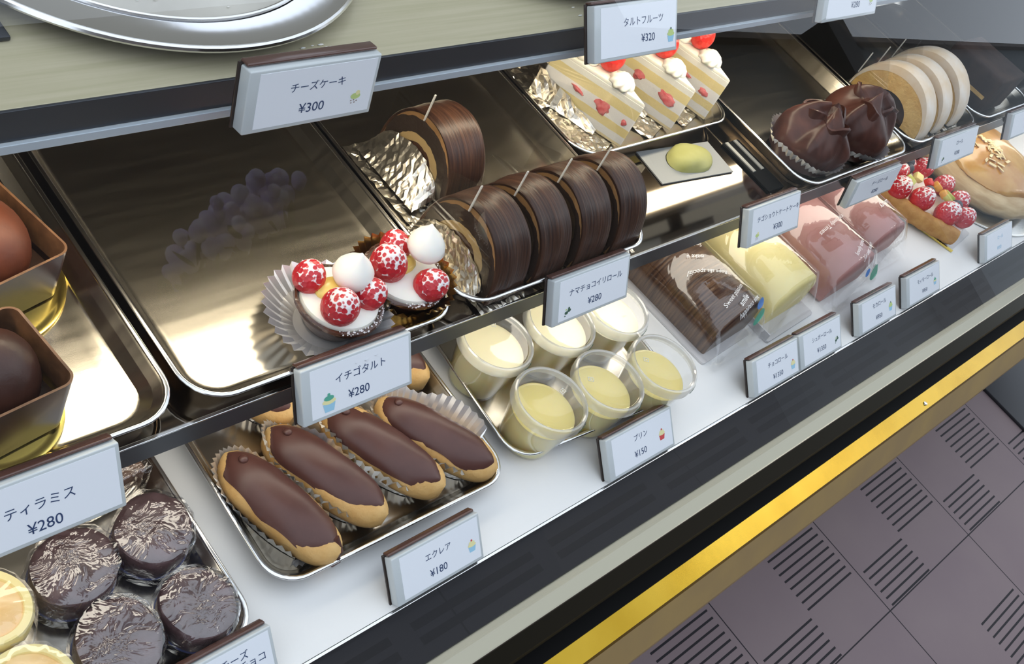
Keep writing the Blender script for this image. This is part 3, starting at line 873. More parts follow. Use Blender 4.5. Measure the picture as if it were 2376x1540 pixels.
# ------------------------------------------------------------------ eclairs
def fluted(bm, a0, b0, a1, b1, h, n=34, amp=0.0016, z0=0.0, wav=0.0, seed=0, rows=3, floor=True):
    rings = []
    for k in range(rows + 1):
        s = k / rows
        a, b = a0 + (a1 - a0) * s ** 0.8, b0 + (b1 - b0) * s ** 0.8
        r = []
        for i in range(n * 2):
            th = PI * i / n
            e = amp * s * (1 if i % 2 else -1)
            hh = z0 + h * s * (1 + wav * noise.noise(Vector((math.cos(th) * 1.5, math.sin(th) * 1.5, seed))))
            r.append(((a + e) * math.cos(th), (b + e) * math.sin(th), hh))
        rings.append(r)
    loft(bm, rings, True, floor, False)

def eclair(label, x, y, deg, ln=0.116, w=0.044, seed=0, drip=False, wl=0.0022, wr=0.0022, group='chocolate eclairs'):
    t = thing('eclair', label, 'eclair', (x, y, TF + 0.0004), (0, 0, R(deg)), group)
    def body(sc, zlo, zhi, bump, edge=False):
        rings = []
        n, m_ = 28, 22
        for k in range(m_ + 1):
            s = -1 + 2 * k / m_
            s = math.sin(s * PI / 2)
            rr = max(0.02, (1 - abs(s) ** 3.0)) ** 0.46
            yy = s * ln / 2 * (1.0 if sc == 1 else 0.985)
            r = []
            for i in range(n):
                th = 2 * PI * i / n
                cx = w / 2 * rr * sc * math.cos(th)
                cz = 0.0185 + 0.0185 * (0.35 + 0.65 * rr) * sc * math.sin(th)
                q = 1 + bump * noise.noise(Vector((cx * 60, yy * 45, cz * 60 + seed * 7)))
                r.append((cx * q, yy, max(0.0002, cz * (q if cz > 0.01 else 1))))
            rings.append(r)
        return rings
    bm = BM(); loft(bm, body(1.0, 0, 0, 0.08), True, True, True)
    bun = obj('choux_bun', bm, M['bun'], t)
    # glaze: upper part of the same body, a little larger, with an uneven edge
    rings = []
    n, m_ = 24, 26
    for k in range(m_ + 1):
        s = math.sin((-1 + 2 * k / m_) * PI / 2)
        rr = max(0.03, (1 - abs(s) ** 3.2)) ** 0.5
        yy = s * (ln / 2 - 0.0036) + 0.0010
        lim = 0.02 + 0.15 * noise.noise(Vector((yy * 60, seed * 3.3, 0.5)))
        lo = lim * (1 if rr > 0.5 else rr * 2)
        side = 0.30 + 0.25 * noise.noise(Vector((yy * 40, seed * 9.3, 2.5)))
        r = []
        for i in range(n + 1):
            th = lo + (PI - 2 * lo - side) * i / n
            q = 1 + 0.05 * noise.noise(Vector((math.cos(th) * 1.5, yy * 50, seed * 5.1)))
            r.append(((w / 2 * 0.985) * rr * math.cos(th) * q, yy, 0.0200 + 0.0192 * (0.4 + 0.6 * rr) * math.sin(th) * q))
        # thickness back side
        for i in range(n, -1, -1):
            th = lo + 0.06 + (PI - 2 * lo - side - 0.12) * i / n
            r.append((w / 2 * 0.90 * rr * math.cos(th), yy, 0.0188 + 0.0165 * (0.4 + 0.6 * rr) * math.sin(th)))
        rings.append(r)
    bm = BM(); loft(bm, rings, True, True, True)
    if drip:
        tube(bm, [(0.004, -ln / 2 + 0.010, 0.033), (0.003, -ln / 2 + 0.0018, 0.024), (0.002, -ln / 2 - 0.0007, 0.015), (0.0, -ln / 2 + 0.001, 0.007)], [0.003, 0.003, 0.0027, 0.0018], 8)
    ball(bm, (0.0, ln / 2 - 0.016, 0.0372), 0.0038, 10, squash=(1, 1, 0.6))
    obj('chocolate_glaze', bm, M['choc'], t, True, 1.2)
    bm = BM()
    fluted(bm, w / 2 * 0.75, ln / 2 * 0.80, w / 2 + 0.0022, ln / 2 + 0.004, 0.026, 46, 0.0013, 0.0001, 0.35, seed)
    for v in bm.verts:      # the cup flares more on its free side
        e = (wr if v.co.x > 0 else -wl) - math.copysign(0.0022, v.co.x)
        v.co.x += e * (v.co.z / 0.026) * min(1, abs(v.co.x) / 0.012)
    for v in bm.verts:      # the near end of the cup is folded open
        if v.co.y < -ln * 0.30:
            f = min(1, (-ln * 0.30 - v.co.y) / (ln * 0.12))
            v.co.z = 0.0002 + (v.co.z - 0.0002) * (1 - 0.86 * f)
            v.co.y *= 1 - 0.28 * f
    obj('foil_cup', bm, M['foil_cup'], t, True, 0.2, recalc=False)
    return t
eclair('nearest eclair at the left of its tray with glaze dripped at the end', 0.3710, 0.1065, 16, seed=1, drip=True, wl=0.008)
eclair('second eclair from the left in the front row of four', 0.4190, 0.1150, 22, seed=2)
eclair('third eclair from the left in the front row, under the strawberry tart tag', 0.4755, 0.1130, 25, seed=3)
eclair('front row eclair next to the pudding tray in wide silver cup', 0.5260, 0.1040, 30, seed=4, wr=0.015)
eclair('back row eclair showing right of the strawberry tart tag', 0.5330, 0.2085, 22, seed=5)
eclair('back row eclair showing left of the strawberry tart tag', 0.4080, 0.2250, 14, seed=6)
eclair('hidden back row eclair behind the strawberry tart tag', 0.4700, 0.2290, 14, seed=7)

# ------------------------------------------------------------------ pudding cups
def pudding(label, x, y, z, fill, pale, rz, group='pudding cups'):
    t = thing('pudding_cup', label, 'pudding', (x, y, z), (0, 0, rz), group)
    H = 0.056
    bm = BM(); lathe(bm, [(0.0245, 0.0012), (0.0250, 0.003), (0.0245 + 0.0085 * fill / H, fill)], 48, True, False)
    obj('pudding', bm, M['pudding_body'], t)
    bm = BM(); rr = 0.0245 + 0.0085 * fill / H
    lathe(bm, [(rr, fill), (rr - 0.001, fill + 0.0006), (rr - 0.004, fill + 0.0003), (0.001, fill + 0.0002)], 48, False, True)
    obj('pudding_surface', bm, M['pudding_pale'] if pale else M['pudding'], t)
    bm = BM(); lathe(bm, [(0.0255, 0.0), (0.0258, 0.002), (0.0342, H), (0.0350, H + 0.001)], 48, True, False)
    obj('cup', bm, M['cup'], t, recalc=True)
    bm = BM()
    lathe(bm, [(0.0362, H - 0.006), (0.0362, H + 0.0008), (0.0350, H + 0.0036), (0.0335, H + 0.0042), (0.0322, H + 0.0034), (0.0315, H + 0.0008)], 48, False, False)
    lid = obj('lid', bm, M['lid_rim'], t)
    bm = BM(); lathe(bm, [(0.0315, H + 0.0008), (0.0300, H + 0.0002), (0.010, H + 0.0003), (0.001, H + 0.0003)], 48, False, True)
    obj('lid_window', bm, M['lid'], lid)
    bm = BM()
    box(bm, (0.0190, 0.002, H + 0.0007), (0.0050, 0.0006, 0.0003)); box(bm, (0.0190, -0.002, H + 0.0007), (0.0050, 0.0006, 0.0003))
    box(bm, (0.0165, 0, H + 0.0007), (0.0006, 0.0046, 0.0003)); box(bm, (0.0215, 0, H + 0.0007), (0.0006, 0.0046, 0.0003)); box(bm, (0.0190, 0, H + 0.0007), (0.0018, 0.0014, 0.0003))
    obj('embossed_mark', bm, M['film_edge'], lid, False)
    bm = BM()
    for k in range(7):
        a = -0.5 + 0.05 * k
        T = Matrix.Rotation(a - rz - 0.9, 4, 'Z')
        box(bm, (0.0366, 0, H - 0.0022), (0.0004, 0.0011, 0.0018 if k % 3 else 0.003), T=T)
    obj('rim_print', bm, M['icon_dark'], lid, False)
    return t
pz = TF + 0.0003
pudding('pudding cup at the left of the back row with pale top', 0.6175, 0.1495, pz, 0.045, True, R(60))
pudding('pudding cup half hidden under the chocolate roll tag', 0.6960, 0.1420, pz, 0.046, True, R(100))
pudding('pudding cup at the right of the back row beside the white board', 0.7690, 0.1335, pz, 0.044, True, R(80))
pudding('nearest pudding cup at the left of the front row', 0.6230, 0.0765, pz, 0.041, False, R(10))
pudding('middle pudding cup of the front row', 0.6950, 0.0690, pz, 0.040, False, R(150))
pudding('pudding cup at the right end of the front row', 0.7680, 0.0600, pz, 0.040, False, R(140))

# ------------------------------------------------------------------ strawberry tarts
def berry(bm, c, r, ax=(0, 0, 1), k=1.15, seed=0):
    """egg shaped berry with its tip along ax"""
    q = Vector((0, 0, 1)).rotation_difference(Vector(ax).normalized()).to_matrix().to_4x4()
    n, m_ = 22, 14
    rings = []
    for j in range(1, m_):
        s = j / m_
        th = s * PI
        rr = math.sin(th) * (1.0 - 0.16 * (1 - math.cos(th)) * 0.5)
        rings.append([(r * rr * math.cos(2 * PI * i / n), r * rr * math.sin(2 * PI * i / n), -r * k * math.cos(th)) for i in range(n)])
    loft(bm, rings, True, True, True, T=Matrix.Translation(c) @ q)

def berry_obj(name, parent, c, r, ax, k, m):
    bm = BM(); berry(bm, (0, 0, 0), r, ax, k)
    o = obj(name, bm, m, parent)
    o.location = c
    return o

def strawberry_tart(label, x, y, rz, tilt, cup_off, foil_rot, seed, gold):
    t = thing('strawberry_tart', label, 'tart', (x, y, ZS + TF + 0.0005), (0, 0, rz), 'strawberry tarts')
    bm = BM(); fluted(bm, 0.022, 0.022, 0.0415 if gold else 0.0475, 0.0415 if gold else 0.0475, 0.023 if gold else 0.018, 34, 0.0017, 0.0, 0.3, seed)
    o = obj('foil_cup', bm, M['foil_gold'] if gold else M['foil_cup'], t, True, 0.2, recalc=False)
    o.location = cup_off
    bm = BM(); lathe(bm, [(0.021, 0.0012), (0.031, 0.018), (0.0335, 0.0225), (0.0330, 0.0245), (0.0310, 0.0250), (0.0295, 0.0235), (0.0285, 0.021)], 44, True, True)
    for v in bm.verts:
        if v.co.z > 0.017:
            v.co *= 1 + 0.03 * noise.noise(v.co * 160 + Vector((seed, 0, 0)))
    obj('pastry_shell', bm, M['tart_shell'], t)
    bm = BM(); lathe(bm, [(0.0292, 0.0225), (0.0285, 0.0262), (0.024, 0.0288), (0.012, 0.030), (0.001, 0.030)], 40, False, True)
    obj('cream', bm, M['cream'], t)
    bm = BM(); ball(bm, (0, 0, 0), 0.010, 14, squash=(1.5, 1.0, 0.55)); cu = obj('custard', bm, M['custard'], t); cu.location = (-0.004, 0.006, 0.0305)
    bm = BM()
    random.seed(seed)
    for k in range(170):
        a = random.uniform(-2.2, 0.6)
        rr = 0.0315 + random.uniform(-0.002, 0.0018)
        ball(bm, (rr * math.cos(a), rr * math.sin(a), 0.0247 + random.uniform(-0.001, 0.0004)), random.uniform(0.0003, 0.0008), 5)
    o = obj('sugar_dust', bm, M['dusting'], t); o['kind'] = 'stuff'
    return t
M_T = [('A', 1)]
t1 = strawberry_tart('strawberry tart in silver foil cup, nearer the camera', 0.4235, 0.1760, 0, 0, (-0.0075, -0.001, 0), 0, 11, False)
berry_obj('strawberry', t1, (-0.0170, 0.0190, 0.0345), 0.0128, (0.5, 0.3, 0.9), 1.0, M['straw_sugar'])
berry_obj('strawberry', t1, (-0.0125, -0.0135, 0.0365), 0.0150, (-0.2, -0.4, 0.9), 1.05, M['straw_sugar'])
berry_obj('strawberry', t1, (0.0165, -0.0100, 0.0345), 0.0130, (0.4, -0.3, 0.8), 1.05, M['straw_sugar'])
def kiss(parent, c, r, lean):
    bm = BM()
    n = 28
    rings = []
    for s, rr in ((0.0, 0.55), (0.10, 0.85), (0.28, 1.0), (0.48, 0.93), (0.66, 0.70), (0.82, 0.38), (0.93, 0.16), (1.0, 0.04)):
        rings.append([(r * rr * math.cos(2 * PI * i / n) + lean[0] * s * s, r * rr * math.sin(2 * PI * i / n) + lean[1] * s * s, r * 1.75 * s) for i in range(n)])
    loft(bm, rings, True, True, True)
    o = obj('meringue_kiss', bm, M['meringue'], parent, True, 2)
    o.location = c
kiss(t1, (0.0085, 0.0050, 0.0345), 0.0152, (0.003, 0.002))
t2 = strawberry_tart('strawberry tart in gold foil cup in the tray corner', 0.4865, 0.1790, 0, 0, (0.001, 0.002, 0), 0, 12, True)
berry_obj('strawberry', t2, (-0.0165, 0.0060, 0.0365), 0.0155, (-0.3, 0.1, 0.9), 1.05, M['straw_sugar'])
berry_obj('strawberry', t2, (0.0060, -0.0215, 0.0335), 0.0138, (0.3, -0.4, 0.8), 1.05, M['straw_sugar'])
berry_obj('strawberry', t2, (0.0010, 0.0200, 0.0345), 0.0130, (0.0, 0.4, 0.9), 1.0, M['straw_sugar'])
kiss(t2, (0.0125, 0.0020, 0.0400), 0.0148, (0.002, 0.006))
# ------------------------------------------------------------------ foil sheets
def foil_sheet(w, d, nx, ny, amp, seed, lift=None):
    bm = BM()
    random.seed(seed)
    g = []
    for j in range(ny + 1):
        row = []
        for i in range(nx + 1):
            x, y = -w / 2 + w * i / nx, -d / 2 + d * j / ny
            if 0 < i < nx:
                x += random.uniform(-0.3, 0.3) * w / nx
            if 0 < j < ny:
                y += random.uniform(-0.3, 0.3) * d / ny
            z = random.uniform(0, amp)
            if lift:
                z += lift(x, y)
            row.append(bm.verts.new((x, y, z)))
        g.append(row)
    for j in range(ny):
        for i in range(nx):
            a, b, c, e = g[j][i], g[j][i + 1], g[j + 1][i + 1], g[j + 1][i]
            if (i + j) % 2:
                bm.faces.new((a, b, c)); bm.faces.new((a, c, e))
            else:
                bm.faces.new((a, b, e)); bm.faces.new((b, c, e))
    return bm

# ------------------------------------------------------------------ chocolate roll slices
def dprof(hw, h, n=26, flat=0.0):
    return [(hw * math.cos(PI * i / n), h * (max(0.0, math.sin(PI * i / n)) ** 0.86)) for i in range(n + 1)]

def roll_slice(label, x, y, rz, th, seed, foil_w=0.055, lean=1, group='chocolate roll slices', hw=0.046, h=0.0645, film=True):
    t = thing('chocolate_roll_slice', label, 'cake slice', (x, y, ZS + TF), (0, 0, rz), group)
    z0 = 0.0042
    p = dprof(hw - 0.0022, h - 0.0022)
    bm = BM()
    loft(bm, [[(xx, a, z0 + b) for a, b in p] for xx in (0.0004, th - 0.0004)], True, True, True)
    obj('swirled_sponge', bm, M['roll_face'], t, False)
    po = dprof(hw, h)
    bm = BM()
    xs = [0, 0.0012, 0.004] + [0.004 + (th - 0.008) * k / 8 for k in range(1, 8)] + [th - 0.004, th - 0.0012, th]
    rings = []
    for k, xx in enumerate(xs):
        e = 0.0012 if k in (0, len(xs) - 1) else (0.0004 if k in (1, len(xs) - 2) else 0)
        r = []
        for a, b in po:
            q = 1 + 0.034 * noise.noise(Vector((xx * 60, a * 22, b * 22 + seed * 4)))
            r.append((xx, a * (1 - e / hw) * q, z0 + b * (1 - e / h) * q))
        for a, b in dprof(hw - 0.0030, h - 0.0030)[::-1]:
            r.append((xx, a, z0 + b))
        rings.append(r)
    loft(bm, rings, True, True, True)
    obj('chocolate_coating', bm, M['roll_skin'], t, True, 0.9)
    bm = foil_sheet(foil_w + th, 2 * hw + 0.008, 18, 22, 0.0018, seed)
    o = obj('foil_sheet', bm, M['foil'], t, False, recalc=False)
    o.location = ((th - foil_w) / 2 + 0.001, 0.0, 0.0004)
    if foil_w > 0.02 or lean < 1:
        bm = BM()
        random.seed(seed + 50)
        g = []
        for j in range(27):
            yy = -0.036 + 0.080 * j / 26
            top = 0.031 * math.sqrt(max(0.02, 1 - ((yy - 0.004) / 0.042) ** 2)) * random.uniform(0.96, 1.03)
            g.append([bm.verts.new((-0.0225 * lean * (1 - k / 10) ** 1.3 - 0.0012 - random.uniform(0, 0.0011), yy + random.uniform(-0.0006, 0.0006), 0.0045 + top * k / 10)) for k in range(11)])
        for j in range(26):
            for k in range(10):
                bm.faces.new((g[j][k], g[j + 1][k], g[j + 1][k + 1])); bm.faces.new((g[j][k], g[j + 1][k + 1], g[j][k + 1]))
        obj('foil_flap', bm, M['foil'], t, False, recalc=False)
    if film:
        # clear band standing on the cut face, its two ends stick up above the cake
        bm = BM()
        pts = [(-0.0010, hw * 0.92, 0.012), (-0.0010, hw * 0.92, h + 0.010), (-0.0010, hw * 0.15, h + 0.024), (-0.0010, -hw * 0.7, 0.040), (-0.0010, -hw * 0.9, 0.010)]
        loft(bm, [pts, [(a - 0.0002, b, c) for a, b, c in pts]], True, True, True)
        f = obj('clear_film', bm, M['film'], t, False)
        bm = BM(); box(bm, (-0.0012, hw * 0.15, h + 0.0105), (0.0016, 0.0011, 0.027))
        obj('film_edge', bm, M['film_edge'], f, False)
    return t
roll_slice('chocolate roll slice at the left front of its tray', 0.5470, 0.1860, R(3), 0.040, 1, 0.007, 0.36)
roll_slice('second chocolate roll slice from the left in the row', 0.5990, 0.1880, R(3), 0.039, 2, 0.012)
roll_slice('third chocolate roll slice from the left in the row', 0.6515, 0.1890, R(2), 0.039, 3, 0.012)
roll_slice('chocolate roll slice at the right end of the row', 0.7030, 0.1900, R(1), 0.038, 4, 0.012)
roll_slice('lone chocolate roll slice standing behind the row', 0.5750, 0.2830, R(2), 0.042, 5, 0.034)

# ------------------------------------------------------------------ strawberry shortcakes
def shortcake(label, x, y, rz, seed, bits, Lc=0.104, half=R(16.5), H=0.053):
    t = thing('strawberry_shortcake', label, 'cake slice', (x, y, ZS + TF + 0.0016), (0, 0, rz), 'strawberry shortcakes')
    n = 8
    out = [(0.0, 0.0)]
    for i in range(n + 1):
        a = PI / 2 - half + 2 * half * i / n
        out.append((Lc * math.cos(a), Lc * math.sin(a)))
    bm = BM()
    loft(bm, [[(a, b, 0.0) for a, b in out], [(a, b, H) for a, b in out]], True, True, True)
    for f in bm.faces:
        c = f.calc_center_median()
        if f.normal.z > 0.5:
            f.material_index = 1
    bm.normal_update()
    for f in bm.faces:
        c = f.calc_center_median()
        f.material_index = 1 if (c.z > H - 0.0005 or (c.xy.length > Lc * 0.9)) else 0
    bmesh.ops.bevel(bm, geom=[e for e in bm.edges], offset=0.0009, segments=1, affect='EDGES')
    obj('layered_sponge', bm, [M['sponge_layers'], M['cream']], t, False)
    # cream top
    bm = BM()
    o2 = [(a * 0.985, b * 0.985 + 0.001) for a, b in out]
    loft(bm, [[(a, b, H - 0.001) for a, b in o2], [(a, b, H + 0.0022) for a, b in o2], [(a * 0.97, b * 0.97 + 0.002, H + 0.003) for a, b in o2]], True, True, True)
    obj('cream_top', bm, M['cream'], t)
    def rosette(cx, cy, r, hgt, nm):
        bm = BM()
        rings = []
        for s, rr, tw in ((0, 0.92, 0.0), (0.2, 1.0, 0.15), (0.5, 0.86, 0.4), (0.75, 0.55, 0.8), (0.93, 0.25, 1.2), (1, 0.06, 1.5)):
            rings.append([((r * rr * (1 + 0.09 * math.cos(8 * 2 * PI * i / 48))) * math.cos(2 * PI * i / 48 + tw), (r * rr * (1 + 0.09 * math.cos(8 * 2 * PI * i / 48))) * math.sin(2 * PI * i / 48 + tw), hgt * s) for i in range(48)])
        loft(bm, rings, True, True, True)
        o = obj(nm, bm, M['cream'], t, True, 2.5)
        o.location = (cx, cy, H + 0.0018)
    rosette(0.0, 0.034, 0.0135, 0.014, 'cream_rosette')
    rosette(0.0, 0.079, 0.0190, 0.018, 'cream_rosette')
    berry_obj('strawberry', t, (0.003, 0.056, H + 0.0165), 0.0132, (0.1, -0.2, 1), 1.08, M['straw'])
    # strawberry pieces showing in the cut face on the left
    sd = Vector((-math.sin(half), math.cos(half)))
    nrm = Vector((-math.cos(half), -math.sin(half)))
    for s, z, rx, rzz in bits:
        bm = BM(); ball(bm, (0, 0, 0), 1.0, 16, squash=(0.0012, rx, rzz), jitter=0.6, seed=seed + s * 50, nf=1.6)
        o = obj('strawberry_piece', bm, M['straw_cut'], t)
        pos = sd * s + nrm * 0.0003
        o.location = (pos.x, pos.y, z)
        o.rotation_euler = (0.25, 0, half)
    # foil under and up the left side, clear films
    bm = foil_sheet(0.060, 0.10, 18, 26, 0.0019, seed + 20)
    o = obj('foil_sheet', bm, M['foil'], t, False, recalc=False)
    pos = sd * 0.060 + nrm * 0.006
    o.location = (pos.x, pos.y, -0.0012)
    o.rotation_euler = (0, 0, half)
    bm = BM()
    g = []
    random.seed(seed + 30)
    for j in range(13):
        s = 0.030 + 0.078 * j / 12
        top = 0.004 + 0.026 * ((j / 12) ** 0.9) * random.uniform(0.85, 1.1)
        g.append([bm.verts.new((*(sd * s + nrm * (0.0015 + random.uniform(0, 0.0022) + 0.006 * (1 - k / 4) ** 2)), top * k / 4 + 0.0006)) for k in range(5)])
    for j in range(12):
        for k in range(4):
            bm.faces.new((g[j][k], g[j + 1][k], g[j + 1][k + 1], g[j][k + 1]))
    obj('foil_side', bm, M['foil'], t, False, recalc=False)
    bm = BM()
    a0, a1 = sd * 0.002 + nrm * 0.0009, sd * 0.106 + nrm * 0.0009
    pts = [(a0.x, a0.y, 0.004), (a1.x, a1.y, 0.004), (a1.x, a1.y, H + 0.010), (a0.x, a0.y, H + 0.002)]
    bm.faces.new([bm.verts.new(p) for p in pts])
    obj('clear_film', bm, M['film'], t, False, recalc=False)
    return t
shortcake('strawberry shortcake at the left front of its tray', 0.8350, 0.2560, R(7.5), 1, [(0.036, 0.029, 0.0090, 0.0060), (0.010, 0.027, 0.0026, 0.0030), (0.066, 0.030, 0.0080, 0.0022)])
shortcake('middle strawberry shortcake of three', 0.9230, 0.2600, R(5), 2, [(0.022, 0.030, 0.0105, 0.0055), (0.060, 0.034, 0.0060, 0.0050)])
shortcake('rightmost strawberry shortcake of three', 0.9885, 0.2630, R(2), 3, [(0.018, 0.027, 0.0060, 0.0035), (0.050, 0.034, 0.0130, 0.0022)])
bm = foil_sheet(0.075, 0.12, 18, 26, 0.003, 77, lambda x, y: 0.004 + 0.10 * max(0, y))
o = obj('foil_sheet', bm, M['foil'], None, False, recalc=False)
o.location = (0.808, 0.385, ZS + TF)
tag(o, 'crumpled sheet of silver foil behind the left shortcake', 'foil')
# bare shelf before the shortcakes: its mirror reflections are built as solid coloured pieces
t = thing('green_reflection', 'pale green and grey reflection built as a solid lump before the shortcake tray', 'cake', (0.9080, 0.2190, ZS + 0.0004), (0, 0, R(-6)))
bm = BM(); box(bm, (0, 0, 0.0008), (0.112, 0.046, 0.0014)); obj('card', bm, M['grey_reflection'], t, False)  # flat slab coloured like the grey part of the reflection
bm = BM(); ball(bm, (0, 0, 0), 0.03, 24, squash=(1.05, 0.66, 0.42), jitter=0.25, seed=3)
for v in bm.verts:
    v.co.z = max(v.co.z, 0)
o = obj('sponge', bm, M['green_reflection'], t); o.location = (0.006, 0.002, 0.0016)  # lump coloured like the green part of the reflection
t = thing('gap_reflection', 'painted reflection of a tray gap, black with two pale strips, left of the folded chocolate cakes', 'reflection', (0.995, 0.20, ZS + 0.0004))  # reflected gap between two trays, modelled as dark and pale strips
bm = BM(); box(bm, (0.004, -0.01, 0.001), (0.030, 0.075, 0.002)); obj('reflected_gap', bm, M['black'], t, False)
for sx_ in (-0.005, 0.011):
    bm = BM(); box(bm, (sx_, 0.004, 0.0026), (0.005, 0.046, 0.0012)); obj('reflected_strip', bm, M['pale_reflection'], t, False)

# ------------------------------------------------------------------ folded chocolate cakes
def folded_cake(label, x, y, seed, r=0.047, h=0.066):
    t = thing('folded_chocolate_cake', label, 'cake', (x, y, ZS + TF + 0.0004), (0, 0, 0), 'folded chocolate cakes')
    bm = BM(); fluted(bm, r * 0.66, r * 0.66, r + 0.001, r + 0.001, 0.020, 40, 0.0016, 0, 0.5, seed)
    obj('foil_cup', bm, M['foil_cup'], t, True, 0.2, recalc=False)
    bm = BM()
    rings = []
    n = 64
    for k in range(13):
        s = k / 12
        rr = r * (0.80 + 0.22 * math.sin(min(1, s * 1.7) * PI / 2)) * (1 - s ** 2.2 * 0.82) if s < 1 else r * 0.12
        ring = []
        for i in range(n):
            a = 2 * PI * i / n
            fold = 0.11 * math.sin(5 * a + 2.2 * s + seed) + 0.05 * math.sin(9 * a + seed * 2 - 3 * s)
            fold *= min(1, s * 2.2)
            q = 1 + fold * (0.4 + s) + 0.05 * noise.noise(Vector((math.cos(a) * 2, math.sin(a) * 2, s * 4 + seed)))
            ring.append((rr * q * math.cos(a) * 1.05, rr * q * math.sin(a), 0.002 + h * (s ** 0.85) * (1 + 0.10 * math.sin(3 * a + seed))))
        rings.append(ring)
    loft(bm, rings, True, True, True)
    obj('folded_chocolate', bm, M['crumple_choc'], t, True, 0.8)
    bm = BM()
    g = []
    for j in range(49):
        a = 2 * PI * j / 48
        rr = r * (0.44 + 0.13 * math.sin(3 * a + seed) + 0.05 * math.sin(7 * a))
        zt = h * (0.93 + 0.06 * math.sin(4 * a + seed * 2))
        ca, sa = math.cos(a), math.sin(a)
        g.append([(rr * 1.12 * ca, rr * 1.12 * sa, h * 0.66), ((rr + 0.004) * ca, (rr + 0.004) * sa, zt), ((rr + 0.001) * ca, (rr + 0.001) * sa, zt + 0.0006), (rr * 0.95 * ca, rr * 0.95 * sa, h * 0.66)])
    loft(bm, g, True)
    obj('chocolate_ruffle', bm, M['crumple_choc'], t, True, 1.2)
    return t
folded_cake('folded chocolate cake in the tray corner, left of its twin', 1.0855, 0.1850, 1)
folded_cake('folded chocolate cake touching the pale cream rolls', 1.1850, 0.1830, 3.4, 0.049, 0.070)

# ------------------------------------------------------------------ pale cream rolls
def arch_slice(label, x, y, rz, th, seed, R1=0.060, r0=0.031):
    t = thing('cream_roll_slice', label, 'cake slice', (x, y, ZS + TF + 0.0006), (0, 0, rz), 'pale cream roll slices')
    n = 30
    def arc(Ro, Ri):
        o_ = [(Ro * math.cos(PI * i / n) * 0.98, 0.003 + Ro * math.sin(PI * i / n) * 1.04) for i in range(n + 1)]
        i_ = [(Ri * math.cos(PI * i / n), 0.003 + Ri * math.sin(PI * i / n) * 0.9) for i in range(n, -1, -1)]
        return o_ + i_
    bm = BM(); loft(bm, [[(xx, a, b) for a, b in arc(R1 - 0.004, r0)] for xx in (0.0, th)], True, True, True)
    obj('sponge', bm, M['roll_tan'], t, False)
    bm = BM()
    rings = []
    for xx, e in ((-0.0004, 0.0014), (0.002, 0.0), (th / 2, -0.0008), (th - 0.002, 0.0), (th + 0.0004, 0.0014)):
        rings.append([(xx, a, b) for a, b in arc(R1 - e, R1 - 0.0045)])
    loft(bm, rings, True, True, True)
    obj('dusted_skin', bm, M['roll_white'], t, True, 0.9)
    bm = BM(); loft(bm, [[(xx, (r0 - 0.0008) * math.cos(PI * i / 16), 0.003 + (r0 - 0.0008) * 0.88 * math.sin(PI * i / 16)) for i in range(17)] for xx in (0.004, th - 0.002)], True, True, True)
    obj('chocolate_filling', bm, M['dark_block'], t, False)
    bm = foil_sheet(th + 0.018, 2 * R1 + 0.006, 12, 22, 0.0014, int(seed * 10))
    o = obj('foil_sheet', bm, M['foil'], t, False, recalc=False); o.location = (th / 2 - 0.006, 0, 0.0002)
    bm = BM(); pts = [(-0.002, R1 * 0.95, 0.012), (-0.002, R1 * 0.95, R1 * 0.6), (-0.002, R1 * 0.62, R1 * 1.1), (-0.002, R1 * 0.2, 0.03)]
    loft(bm, [pts, [(a - 0.0002, b, c) for a, b, c in pts]], True, True, True)
    f = obj('clear_film', bm, M['film'], t, False)
    bm = BM(); box(bm, (-0.0023, R1 * 0.93, R1 * 0.62), (0.0016, 0.0012, 0.030)); obj('film_edge', bm, M['film_edge'], f, False)
    return t
arch_slice('pale cream roll slice beside the folded chocolate cakes', 1.3120, 0.2050, R(2), 0.028, 1)
arch_slice('pale cream roll slice in the middle of its row', 1.3640, 0.2080, R(2), 0.028, 2)
arch_slice('pale cream roll slice at the right end of its row', 1.4160, 0.2120, R(2), 0.032, 3, 0.062)
t = thing('dark_block_cake', 'dark chocolate block cake at the far right of the middle shelf', 'cake', (1.556, 0.199, ZS + TF + 0.0004))
bm = BM(); box(bm, (0, 0, 0.030), (0.086, 0.088, 0.058), 0.005, seg=3); obj('cake_body', bm, M['dark_block'], t)
bm = BM(); box(bm, (-0.0434, 0, 0.026), (0.0012, 0.075, 0.005)); obj('cream_line', bm, M['roll_tan'], t, False)

